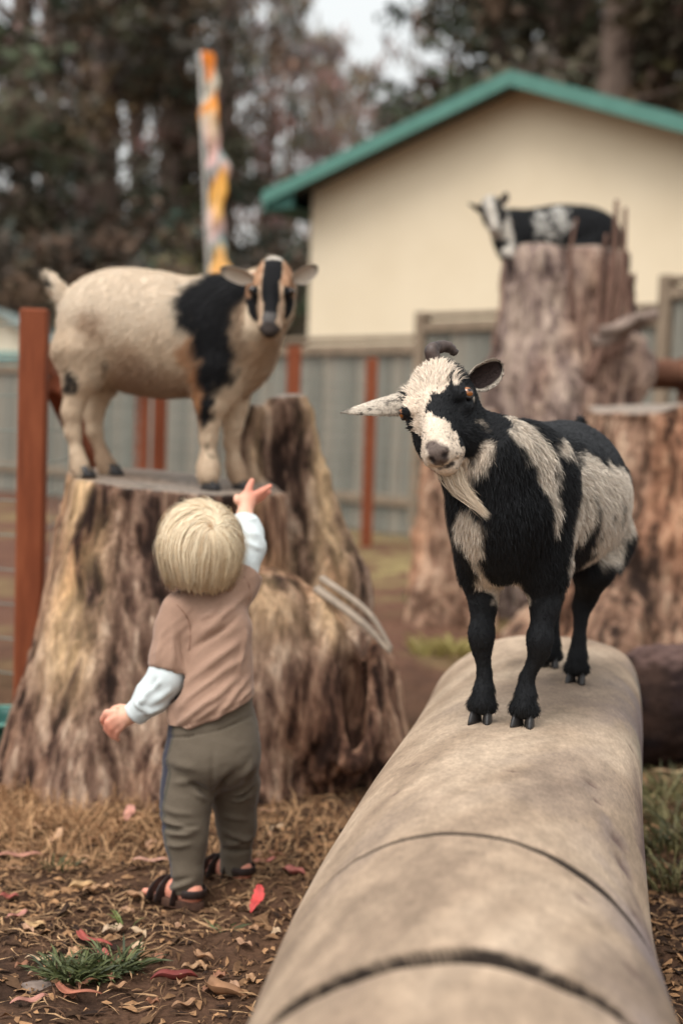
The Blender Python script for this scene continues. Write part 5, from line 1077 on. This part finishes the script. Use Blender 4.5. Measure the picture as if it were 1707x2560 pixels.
    def pcol(V):
        c = np.tile(lin(96, 86, 73), (len(V), 1)); leg = (V[:, 0] < np.interp(V[:, 2], [.05, .2, .3, .38, .48], [k3(700, 1700)[0], k3(690, 1200)[0], k3(690, 1000)[0], k3(700, 700)[0], k3(720, 500)[0]]))
        yc = np.interp(V[:, 2], [.06, .16, .27, .38, .48], [2.842, 2.858, 2.878, 2.905, 2.912]); s = leg & (np.abs(V[:, 1]-yc+.010) < .0125); c[s] = lin(52, 52, 64); s2 = leg & (np.abs(V[:, 1]-yc+.027) < .003); c[s2] = lin(76, 72, 62); return c
    cloth('joggers', S, pm_, pcol, [(nrm(A(1, 0, -.25)), 24, .0016, 21, .2), (nrm(A(1, 0, .3)), 50, .0007, 27, .25)],
        rd=[(660, 545, 960, 465, .0025, -.0035), (960, 465, 1310, 380, .0025, -.0035), (610, 1125, 900, 1195, .006, .006), (620, 1180, 890, 1165, .005, -.005), (640, 1215, 880, 1215, .006, .005), (660, 1300, 860, 1290, .006, .004), (620, 1050, 880, 1080, .007, .003), (820, 830, 990, 960, .009, -.008), (860, 900, 960, 990, .007, .004), (660, 1640, 880, 1560, .006, .005), (650, 1590, 860, 1540, .005, -.003), (660, 700, 900, 740, .010, .003), (700, 850, 900, 830, .008, .003),
            (1290, 930, 1120, 1010, .006, .006), (1290, 980, 1140, 1030, .005, -.005), (1290, 1030, 1120, 1060, .006, .005), (1060, 1330, 1270, 1420, .006, .004), (1070, 1390, 1280, 1440, .005, -.004), (1060, 1450, 1280, 1400, .006, .005), (1060, 1200, 1250, 1240, .006, .003), (1180, 770, 1020, 960, .010, -.008), (1320, 700, 1200, 860, .008, .004), (1330, 780, 1220, 900, .006, -.004), (1010, 560, 1010, 940, .006, -.002), (650, 1690, 890, 1690, .0045, -.006), (1040, 1495, 1280, 1505, .0045, -.006)], pk=k3)
    wb = [k3(x, y, yy) for x, y, yy in ((690, 520, 2.87), (850, 485, 2.845), (1000, 455, 2.838), (1180, 425, 2.85), (1300, 385, 2.88))]
    # ---------------- sandals
    lea = mat_n('dark_leather', [(.3, lin(34, 26, 24)), (.7, lin(56, 42, 38))], 60, rough=.55, bump=.0008); corkm = mat_n('cork_sole', [(.3, lin(62, 44, 36)), (.7, lin(88, 62, 48))], 120, rough=.9); brass = mat_n('brass', [(.3, lin(150, 126, 84)), (.7, lin(176, 150, 104))], 30, rough=.35, metal=.8)
    for h, t, dr in feet:
        sd = A(-dr[1], dr[0], 0); sb = A(h[0], h[1], 0)
        Sn = bpy.data.objects.new('sandal', None); COL.objects.link(Sn); Sn.parent = T; Sn.location = sb-base
        n = 40; a = np.linspace(0, 2*np.pi, n, endpoint=False); u = .044+.073*np.cos(a); w = .0315*np.sin(a)*(1+.18*np.cos(a)); out = u[:, None]*dr+w[:, None]*sd
        rows = [out*1.0+A(0, 0, z) for z in (.001, .004, .016, .0185)]; rows[0] = rows[0]*[.97, .97, 1]; rows[3] = rows[3]*[.96, .96, 1]
        V_ = np.concatenate(rows+[[out.mean(0)+A(0, 0, .001)], [out.mean(0)+A(0, 0, .0175)]]); ii = np.arange(4*n).reshape(4, n); f4 = np.stack([ii[:-1], np.roll(ii[:-1], -1, 1), np.roll(ii[1:], -1, 1), ii[1:]], -1).reshape(-1, 4); f3 = [[4*n, (j+1) % n, j] for j in range(n)]+[[4*n+1, ii[3][j], ii[3][(j+1) % n]] for j in range(n)]
        g = Geo(); g.add(V_, f3, f4); obj('sole', g.mesh('sole'), corkm, Sn)
        for u0, hh, wd in ((.022, .046, .012), (.058, .036, .019), (.084, .028, .016)):
            arc = np.array([dr*u0+sd*(-math.cos(x)*.0325)+A(0, 0, .012+math.sin(x)*hh*.82) for x in np.linspace(0, np.pi, 22)]); V_, f3, f4 = tube(arc, wd, 10, True, .18, up=dr); g = Geo(); g.add(V_, f3, f4); obj('strap', g.mesh('strap'), lea, Sn)
        hb = np.array([dr*(.012-.040*math.cos(x))*1.0+sd*(math.sin(x)*.031)+A(0, 0, .036) for x in np.linspace(-1.3, 1.3, 24)]); V_, f3, f4 = tube(hb, .0085, 8, True, .25, up=A(1, 0, 0)); g = Geo(); g.add(V_, f3, f4); obj('heel_strap', g.mesh('heel_strap'), lea, Sn)
        bc = dr*.022-sd*.0345+A(0, 0, .040); fr = np.array([bc+dr*x+A(0, 0, z) for x, z in ((-.010, -.010), (.010, -.010), (.010, .010), (-.010, .010), (-.010, -.010))]); V_, f3, f4 = tube(fr, .0016, 6); g = Geo(); g.add(V_, f3, f4); obj('buckle', g.mesh('buckle'), brass, Sn)
    # ---------------- hair: cap plus long strands falling from the crown
    HR = A(.0775, .083, .086); hw = nrm(k2(1010, 440, 2.84)-hc); e1 = nrm(np.cross(hw, A(0, 0, 1))); e2 = np.cross(hw, e1)
    S = SDF(hc-A(.11, .12, .13), hc+A(.11, .12, .11), .005); S.ell(hc+A(0, -.002, .002), HR*.972, .02); S.cap(hc+A(-.02, -.03, -.05), hc+A(.03, -.03, -.055), .034, .032, .02)
    S.ell(hc+A(-.03, .085, -.055), (.075, .06, .07), .02, sub=True); S.cut(hc+A(0, 0, -.088), A(0, .5, -1), .01)
    hairm = mat_v('blond_hair', .45, 60, .08, spec=.5)
    V, F = S.net(1); obj('hair', tomesh('hair', V-base, F, True, np.tile(lin(150, 116, 78), (len(V), 1))), hairm, T); hp = [o_ for o_ in T.children if o_.name.startswith('hair')][-1]
    g = np.random.default_rng(31); n = 17000; m = 14
    u = nrm(g.normal(size=(n*2, 3))); rr = 1/np.sqrt(((u/HR)**2).sum(1)); rt = hc+u*rr[:, None]; ok = ~((rt[:, 1] > hc[1]+.03) & (rt[:, 2] < hc[2]+.05)) & (rt[:, 2] > hc[2]-.055); rt = rt[ok][:n]; n = len(rt)
    wp = hc+hw/np.sqrt(((hw/HR)**2).sum()); lk = np.floor(np.stack([vnoise(rt*38, 91), vnoise(rt*38, 92), vnoise(rt*38, 93)], -1)*2.5); cr = _hash(lk[:, 0], lk[:, 1], lk[:, 2], 5); cr2 = _hash(lk[:, 0], lk[:, 1], lk[:, 2], 9)
    lift = .001+.003*g.random(n)+.012*cr; fly = g.random(n) < .10; lift = np.where(fly, lift+.011*g.random(n)**1.5, lift); cdir = np.stack([vnoise(rt*22, 71), vnoise(rt*22, 72), vnoise(rt*22, 73)], -1)
    zc = hc[2]-.088+.030*cr2+.012*g.random(n); ds = .0085*(.8+.5*g.random(n)); pos = rt.copy(); pts = np.zeros((m, n, 3)); hang = np.zeros(n, bool)
    for k in range(m):
        pts[k] = pos; t = (k+1)/(m-1); q = pos-hc; nv = nrm(q/HR**2); aw = pos-wp; dist = np.linalg.norm(aw, axis=1, keepdims=True); aw = aw/(dist+1e-6); w = np.exp(-dist/.035)
        d = aw*(.35+.65*w)+A(0, 0, -1)*(1-.85*w)*.9+np.cross(nv, aw)*.55*w+A(-.35, 0, 0)*sst(-.02, .06, q[:, 2:3])+cdir*.55+.06*g.normal(size=(n, 3))
        d = nrm(d-nv*(d*nv).sum(1, keepdims=True)); hang = hang | (q[:, 2] < -.028); rxy = nrm(q*[1, 1, 0]); dn_ = nrm(A(0, 0, -1)-rxy*(.05+.30*cr[:, None]*t)+cdir*.25)
        new = pos+np.where(hang[:, None], dn_, d)*ds[:, None]; q2 = new-hc; u = nrm(q2); r = 1/np.sqrt(((u/HR)**2).sum(1)); sph = hc+u*(r+lift*sst(0, .5, t))[:, None]; new = np.where(hang[:, None], new, sph)
        stop = (pos[:, 2] < zc) | ((pos[:, 1] > hc[1]+.045) & (pos[:, 2] < hc[2]+.03)); pos = np.where(stop[:, None], pos+nrm(q)*1e-5, new)
    tt = np.linspace(0, 1, m); tang = nrm(np.gradient(pts, axis=0)); out = nrm(pts-hc); wv = nrm(np.cross(tang, out)); wdt = .0006*(1-.75*tt[:, None, None]**3)
    L_, R_ = pts-wv*wdt, pts+wv*wdt; VV = np.stack([L_, R_], 2).transpose(1, 0, 2, 3).reshape(-1, 3); b = (np.arange(n)*2*m)[:, None, None]; q = np.arange(m-1)[None, :, None]*2; T4 = (b+q+np.array([0, 1, 3, 2])).reshape(-1, 4)
    light, dark = lin(252, 236, 204), lin(192, 156, 112); mixv = np.clip(.70+.16*g.normal(size=n)+.6*(cr2-.5), 0, 1); hcol = dark+(light-dark)*mixv[:, None]; hcol = np.repeat(hcol, 2*m, 0)
    cn = np.repeat(nrm(out+.3*wv*g.normal(size=(1, n, 1)))[:, :, None, :], 2, 2).transpose(1, 0, 2, 3).reshape(-1, 3)
    fn = np.cross(VV[T4[:, 1]]-VV[T4[:, 0]], VV[T4[:, 2]]-VV[T4[:, 0]]); fl = (fn*cn[T4[:, 0]]).sum(1) < 0; T4[fl] = T4[fl][:, ::-1]
    o_ = obj('hair_strands', tomesh('hair_strands', VV-base, T4, True, hcol, cn), hairm, hp)
    return T
build_child()
# ================================================================== LITTER, LEAVES, GRASS
def ribbons(name, c, ang, L, W_, bend, lift, col, seg=4, seed=0):
    """flat curved strips lying on the ground; arrays per strip"""
    g = np.random.default_rng(seed); n = len(c); t = np.linspace(-.5, .5, seg+1); d = np.stack([np.cos(ang), np.sin(ang), 0*ang], -1); s = np.stack([-np.sin(ang), np.cos(ang), 0*ang], -1)
    V = np.zeros((n, seg+1, 2, 3)); tilt = g.normal(0, .25, n)
    for k, x in enumerate(t):
        q = c+d*(x*L)[:, None]+s*((bend*(x*x*4-.33))*L)[:, None]; q[:, 2] = gz(q[:, 0], q[:, 1])+.003+lift*(1-.9*np.abs(x*2)**1.5)+L*.25*np.abs(tilt)*(x*np.sign(tilt)+.5)*.5
        w = (W_*np.clip(1-np.abs(x*2)**3*.8, .1, 1))[:, None]*(s*.9+A(0, 0, 1)*g.normal(0, .35, (n, 1))); V[:, k, 0] = q-w/2; V[:, k, 1] = q+w/2
    V = V.reshape(-1, 3); b = (np.arange(n)*(seg+1)*2)[:, None, None]; q = (np.arange(seg)*2)[None, :, None]; F = (b+q+np.array([0, 1, 3, 2])).reshape(-1, 4)
    return tomesh(name, V, F, False, np.clip(np.repeat(col, (seg+1)*2, 0), .01, 1))
def under_log(x, y):
    q = (np.stack([x, y, 0*x], -1)-LOG_O)@LOG_RZ; return (np.abs(q[:, 0]-log_axis(q[:, 1])) < .20) & (q[:, 1] < 3.5)
def scatter(n, x0, x1, y0, y1, g, keep=None):
    x, y = g.uniform(x0, x1, n), g.uniform(y0, y1, n); m = ~under_log(x, y)
    if keep is not None: m &= g.random(n) < keep(x, y)
    m &= ((x+.46)/.50)**2+((y-4.02)/.44)**2 > .75; return x[m], y[m]
LITM = mat_v('dry_litter', .9, 120, .3, spec=.12)
def build_litter():
    g = np.random.default_rng(3)
    pat = lambda x, y: np.clip(.25+1.3*fbm(np.stack([x*2.2, y*2.2, 0*x], -1), 3, 88)+1.0*np.exp(-(((x+.8)/.42)**2+((y-3.3)/.45)**2))+.5*np.exp(-(((x+.1)/.3)**2+((y-3.1)/.5)**2)), .2, 1)
    x, y = scatter(24000, -1.35, 1.5, 1.7, 4.7, g, pat); n = len(x); L = g.gamma(3, .013, n)+.012; tone = g.random(n)[:, None]
    col = lin(88, 64, 48)+(lin(186, 150, 112)-lin(88, 64, 48))*tone**1.8; col = col*(1+.15*g.normal(size=(n, 1)))
    me = ribbons('straw', np.stack([x, y, 0*x], -1), g.uniform(0, np.pi, n), L, .0016+.0022*g.random(n), g.normal(0, .12, n), .002+.010*g.random(n)**3, col, 4, 5)
    o = obj('straw', me, LITM); tag(o, 'loose dry straw scattered over the soil', 'straw', kind='stuff')
    x, y = scatter(60000, -1.35, 1.5, 1.7, 4.6, g, lambda x, y: np.clip(.6+1.2*fbm(np.stack([x*3, y*3, 0*x], -1), 3, 66), .2, 1)); n = len(x); L = g.gamma(2.0, .0065, n)+.004; tone = g.random(n)[:, None]
    col = lin(46, 34, 28)+(lin(168, 128, 92)-lin(46, 34, 28))*tone**1.7
    me = ribbons('wood_chips', np.stack([x, y, 0*x], -1), g.uniform(0, np.pi, n), L, L*(.25+.35*g.random(n)), g.normal(0, .1, n), .001+.004*g.random(n), col, 2, 6)
    o = obj('wood_chips', me, LITM); tag(o, 'small dark wood chips and bark crumbs on the soil', 'wood chips', kind='stuff')
    # matted dry grass by the stump, standing a little
    x, y = scatter(16000, -1.25, .25, 3.05, 3.75, g, lambda x, y: np.exp(-(((x+.8)/.36)**2+((y-3.38)/.24)**2))+.12); n = len(x); a = g.uniform(0, 2*np.pi, n); L = .03+.10*g.random(n)**1.5; el = g.uniform(.05, .95, n)
    c0 = np.stack([x, y, gz(x, y)], -1); d = np.stack([np.cos(a)*np.cos(el), np.sin(a)*np.cos(el), np.sin(el)], -1); p1 = c0+d*(L*.55)[:, None]; p2 = p1+(d+A(0, 0, -.5))*(L*.5)[:, None]; p2[:, 2] = np.maximum(p2[:, 2], c0[:, 2]+.004); s = nrm(np.cross(d, A(0, 0, 1)))*.0011
    V = np.stack([c0-s, c0+s, p1-s, p1+s, p2], 1).reshape(-1, 3); b = (np.arange(n)*5)[:, None]; F3 = np.concatenate([b+[0, 1, 3], b+[0, 3, 2], b+[2, 3, 4]]); tone = g.random(n)[:, None]; col = np.repeat(lin(126, 90, 62)+(lin(204, 164, 122)-lin(126, 90, 62))*tone**1.4, 5, 0)
    o = obj('dry_grass', tomesh('dry_grass', V, F3, False, col), LITM); tag(o, 'matted dry grass at the foot of the split stump', 'dry grass', kind='stuff')
build_litter()

LEAFM = mat_v('dry_leaf', .6, 60, .22, .001, spec=.3)
def leaf(px, py, ang, L, w, color, label, group=None, curve=.12, curl=.25, pitch=.0, arch=.25, jag=0, z=0.0):
    """a fallen sickle-shaped leaf; pitch lifts one end off the ground"""
    L, w = L*.82, w*.85; color = tuple(.70*np.array(color)+.30*np.array((122, 92, 70))) if color[0] != 196 else color; c = G(px*1.0886, py*1.0886); c[2] = gz(np.array([c[0]]), np.array([c[1]]))[0]+.007+z; n, m = 14, 5; t = np.linspace(0, 1, n); s = np.linspace(-1, 1, m); T_, S_ = np.meshgrid(t, s, indexing='ij')
    wd = w*.5*np.sin(np.pi*np.clip(T_*.96+.02, 0, 1))**.75*(1+jag*np.sin(T_*34+S_*3)*np.sign(S_))
    x = (T_-.5)*L; y = S_*wd+curve*L*(4*(T_-.5)**2-.4); zz = np.abs(S_)**1.6*wd*curl*1.6+arch*L*(.25-(T_-.5)**2)*.8+.004*np.sin(T_*9)
    R = np.array(_rz(ang)); cp, sp = math.cos(pitch), math.sin(pitch); Rp = np.array([[cp, 0, -sp], [0, 1, 0], [sp, 0, cp]])
    V = (np.stack([x, y, zz], -1).reshape(-1, 3)-A(-L/2 if pitch else 0, 0, 0))@Rp.T@R.T; V[:, 2] -= min(0, V[:, 2].min()+.004)
    ii = np.arange(n*m).reshape(n, m); F = np.stack([ii[:-1, :-1], ii[1:, :-1], ii[1:, 1:], ii[:-1, 1:]], -1).reshape(-1, 4)
    Vt = V+A(0, 0, .0007); k = n*m; rim = np.concatenate([ii[:, 0], ii[-1, 1:], ii[::-1, -1][1:], ii[0, ::-1][1:]]); F = np.concatenate([F[:, ::-1], F+k, np.stack([rim[:-1], rim[1:], rim[1:]+k, rim[:-1]+k], -1)])
    cl = np.tile(lin(*color), (2*k, 1)); tt = np.tile(T_.ravel(), 2); ss = np.tile(S_.ravel(), 2); cl = cl*(1-.22*np.exp(-(ss/.15)**2)+.12*np.sin(tt*11+px))[:, None]
    o = obj('fallen_leaf', tomesh('fallen_leaf', np.vstack([V, Vt]), F, True, np.clip(cl, .01, 1)), LEAFM); o.location = c; tag(o, label, 'leaf', group); return o
PK, RD, TN, PL, BR = (206, 138, 122), (186, 62, 56), (186, 146, 108), (208, 182, 148), (140, 92, 66)
leaf(580, 2118, 1.35, .085, .028, (196, 74, 70), 'bright red jagged leaf standing right of the near sandal', curve=.10, curl=.3, pitch=.55, jag=.16)
leaf(290, 1896, 1.45, .075, .030, (196, 140, 126), 'pale pink leaf standing upright left of the toddler', pitch=.4, curve=.02)
leaf(300, 1893, .3, .09, .03, (206, 158, 120), 'tan leaf lying at the base of the upright pink leaf')
leaf(205, 2180, -.75, .125, .022, (164, 66, 62), 'long dark red curled leaf above the green grass tuft', curve=.22, arch=.35)
leaf(240, 2212, -.9, .05, .026, (186, 92, 88), 'dull red leaf tip touching the green grass tuft', curve=.1)
leaf(45, 1975, .18, .125, .028, (204, 144, 126), 'long pink tan leaf near the left edge below the stump', curve=.1)
leaf(112, 1942, 1.05, .075, .026, (206, 166, 128), 'tan leaf propped above the long pink leaf at left', pitch=.5)
leaf(262, 2152, .55, .055, .034, (214, 190, 160), 'whitish torn leaf left below the near sandal', jag=.2, curl=.4)
leaf(190, 2052, .25, .07, .034, (206, 168, 118), 'yellow tan curled leaf on dark soil left of the toddler', curve=.25, curl=.6)
leaf(400, 2278, .15, .10, .024, (122, 44, 46), 'dark crimson curled leaf right of the grass tuft', curve=.12, arch=.4, curl=.8)
leaf(505, 2310, -.7, .12, .03, (160, 118, 84), 'brown rolled leaf at the bottom edge near the log', curve=.3, arch=.5, curl=.9)
leaf(165, 2312, -.45, .115, .022, (176, 104, 82), 'reddish brown looped leaf below the grass tuft', curve=.35, arch=.45)
leaf(70, 2340, .5, .08, .022, (190, 130, 118), 'dusty pink leaf in the bottom left corner')
leaf(345, 1990, .08, .105, .022, (220, 168, 150), 'long pale pink leaf left of the toddler\'s near leg', curve=.06)
leaf(42, 2108, .9, .07, .018, (198, 132, 122), 'slim pink leaf at left above the twigs')
leaf(75, 2140, .2, .06, .034, (196, 160, 116), 'broad tan leaf at left beside the slim pink one')
leaf(610, 1978, .55, .085, .016, (206, 120, 112), 'slim curved pink leaf right of the far sandal', curve=.2, arch=.5)
leaf(672, 2012, -.5, .07, .034, (178, 98, 92), 'dull red leaf between the far sandal and the log', curl=.5)
leaf(255, 2215+60, 1.9, .04, .02, (170, 110, 84), 'small brown leaf stuck in the green grass tuft')
leaf(20, 2070, .1, .05, .03, (150, 66, 60), 'small dark red leaf at the left edge')
leaf(440, 2240, .3, .045, .02, (176, 140, 104), 'small tan curled leaf between grass tuft and log')
leaf(1545, 1782, .1, .16, .03, (206, 176, 138), 'pale stick-like leaf right of the log beside the dark log section', arch=.1)
leaf(1500, 1500, .2, .10, .05, (206, 150, 128), 'pinkish leaf on the soil behind the log')
gl = np.random.default_rng(12)
for i in range(70):
    px, py = gl.uniform(5, 640), gl.uniform(1860, 2345)
    if px > 590-(py-1850)*.45+200: continue
    leaf(px, py, gl.uniform(0, 3.1), gl.uniform(.03, .065), gl.uniform(.012, .026), [TN, PL, BR, (190, 150, 120), (170, 130, 96)][gl.integers(5)], 'small dry tan leaf lying among straw on the soil', 'small tan leaves on the soil', curve=gl.normal(0, .12), curl=gl.uniform(.1, .6), arch=gl.uniform(.05, .4))

GRASSM = mat_v('grass_blade', .55, 40, .2, spec=.3)
def blades(cx, cy, spread, n, hmin, hmax, g, cols, wid=.0028, lean=.6, z=None):
    a = g.uniform(0, 2*np.pi, n); r = spread*np.sqrt(g.random(n)); x, y = cx+r*np.cos(a), cy+r*np.sin(a)*.8; zz = gz(x, y) if z is None else np.full(n, z); L = g.uniform(hmin, hmax, n); a2 = a+g.normal(0, .7, n); out = (lean*(.3+.9*g.random(n)))
    d = nrm(np.stack([np.cos(a2)*out, np.sin(a2)*out, np.ones(n)], -1)); s = nrm(np.cross(d, g.normal(size=(n, 3))))*(wid*(.7+.6*g.random(n)))[:, None]*.5; c0 = np.stack([x, y, zz-.004], -1)
    P1 = c0+d*(L*.4)[:, None]; d2 = nrm(d+np.stack([np.cos(a2), np.sin(a2), -.5+0*a2], -1)*.35); P2 = P1+d2*(L*.35)[:, None]; d3 = nrm(d2+np.stack([np.cos(a2), np.sin(a2), -.9+0*a2], -1)*.35); P3 = P2+d3*(L*.25)[:, None]
    V = np.stack([c0-s, c0+s, P1-s, P1+s, P2-s*.8, P2+s*.8, P3], 1).reshape(-1, 3); b = (np.arange(n)*7)[:, None]; F = np.concatenate([b+[0, 1, 3], b+[0, 3, 2], b+[2, 3, 5], b+[2, 5, 4], b+[4, 5, 6]])
    t = g.random(n)[:, None]; c = lin(*cols[0])+(lin(*cols[1])-lin(*cols[0]))*t; return V, F, np.repeat(c, 7, 0)
def tuft(name, label, cat, spots, seed, kind=None):
    g = np.random.default_rng(seed); Vs, Fs, Cs, k = [], [], [], 0
    for s in spots:
        V, F, C = blades(*s[:6], g, *s[6:]); Vs.append(V); Fs.append(F+k); Cs.append(C); k += len(V)
    V = np.concatenate(Vs); c0 = V.mean(0); c0[2] = 0; o = obj(name, tomesh(name, V-c0, np.concatenate(Fs), False, np.concatenate(Cs)), GRASSM); o.location = c0; return tag(o, label, cat, None, kind)
q = G(175, 2475); q2 = G(290, 2450); gr = [(48, 56, 34), (98, 104, 64)]
tuft('grass_tuft', 'dark green grass tuft in the lower left foreground', 'grass', [(q[0], q[1], .035, 150, .04, .075, gr, .0038, 1.3), (q2[0], q2[1], .032, 130, .04, .085, gr, .0038, 1.3), ((q[0]+q2[0])/2, (q[1]+q2[1])/2-.01, .03, 90, .03, .07, gr, .0034, 1.3)], 4)
q = G(150, 2180); tuft('grass_tuft', 'tiny green weed left of the toddler in the straw', 'grass', [(q[0], q[1], .03, 26, .03, .06, [(56, 70, 44), (98, 108, 66)], .003, 1.0)], 5)
q = G(310, 2330); tuft('grass_tuft', 'few green blades beside the whitish torn leaf', 'grass', [(q[0], q[1], .015, 9, .03, .06, [(66, 84, 44), (110, 124, 66)], .003, 1.2)], 6)
q = G(565, 2335); tuft('grass_tuft', 'few green blades below the bright red leaf', 'grass', [(q[0], q[1], .015, 10, .03, .06, [(56, 70, 44), (98, 108, 66)], .003, 1.2)], 7)
q = G(560, 2030); tuft('grass_tuft', 'short green blades between the toddler\'s legs', 'grass', [(q[0], q[1], .03, 26, .02, .05, [(70, 78, 44), (112, 114, 66)], .003, 1.0)], 8)
q = G(1110, 1555); tuft('grass_tuft', 'blurred green grass clump in front of the slim stump', 'grass', [(q[0], q[1], .14, 260, .10, .22, [(62, 78, 46), (116, 124, 76)], .008, .6)], 9)
q = G(1130, 1640); tuft('grass_tuft', 'yellowish grass clump just beyond the far end of the log', 'grass', [(q[0], q[1], .18, 260, .05, .12, [(120, 110, 60), (170, 156, 96)], .007, .8)], 10)
sp = []
for px, py, n in ((1640, 2010, 120), (1680, 2060, 120), (1665, 2140, 110), (1700, 2220, 120), (1720, 2120, 110), (1690, 1990, 90)):
    q = G(px, py); sp.append((q[0], q[1], .07, n, .05, .12, [(58, 64, 42), (134, 126, 84)], .0035, .8))
tuft('grass', 'green and dry grass growing along the right side of the log', 'grass', sp, 11, 'stuff')
def stone():
    c = G(105, 2490); S = SDF(c+A(-.08, -.06, -.03), c+A(.08, .06, .06), .004); S.ell(c+A(0, 0, .008), (.055, .03, .016), .01); S.ell(c+A(.02, .008, .012), (.03, .02, .016), .01); V, F = S.net(1); N = vnormals(V, F); V = V+N*(.004*fbm(V*40, 3, 2))[:, None]
    o = obj('wood_chunk', tomesh('wood_chunk', V-c, F, True, np.clip(lin(128, 112, 102)*(1+.5*fbm(V*[20, 70, 70], 3, 5))[:, None], .02, 1)), mat_v('grey_chunk', .9, 60, .25, .002)); o.location = c; tag(o, 'flat grey chunk of wood left of the grass tuft', 'wood chunk')
stone()
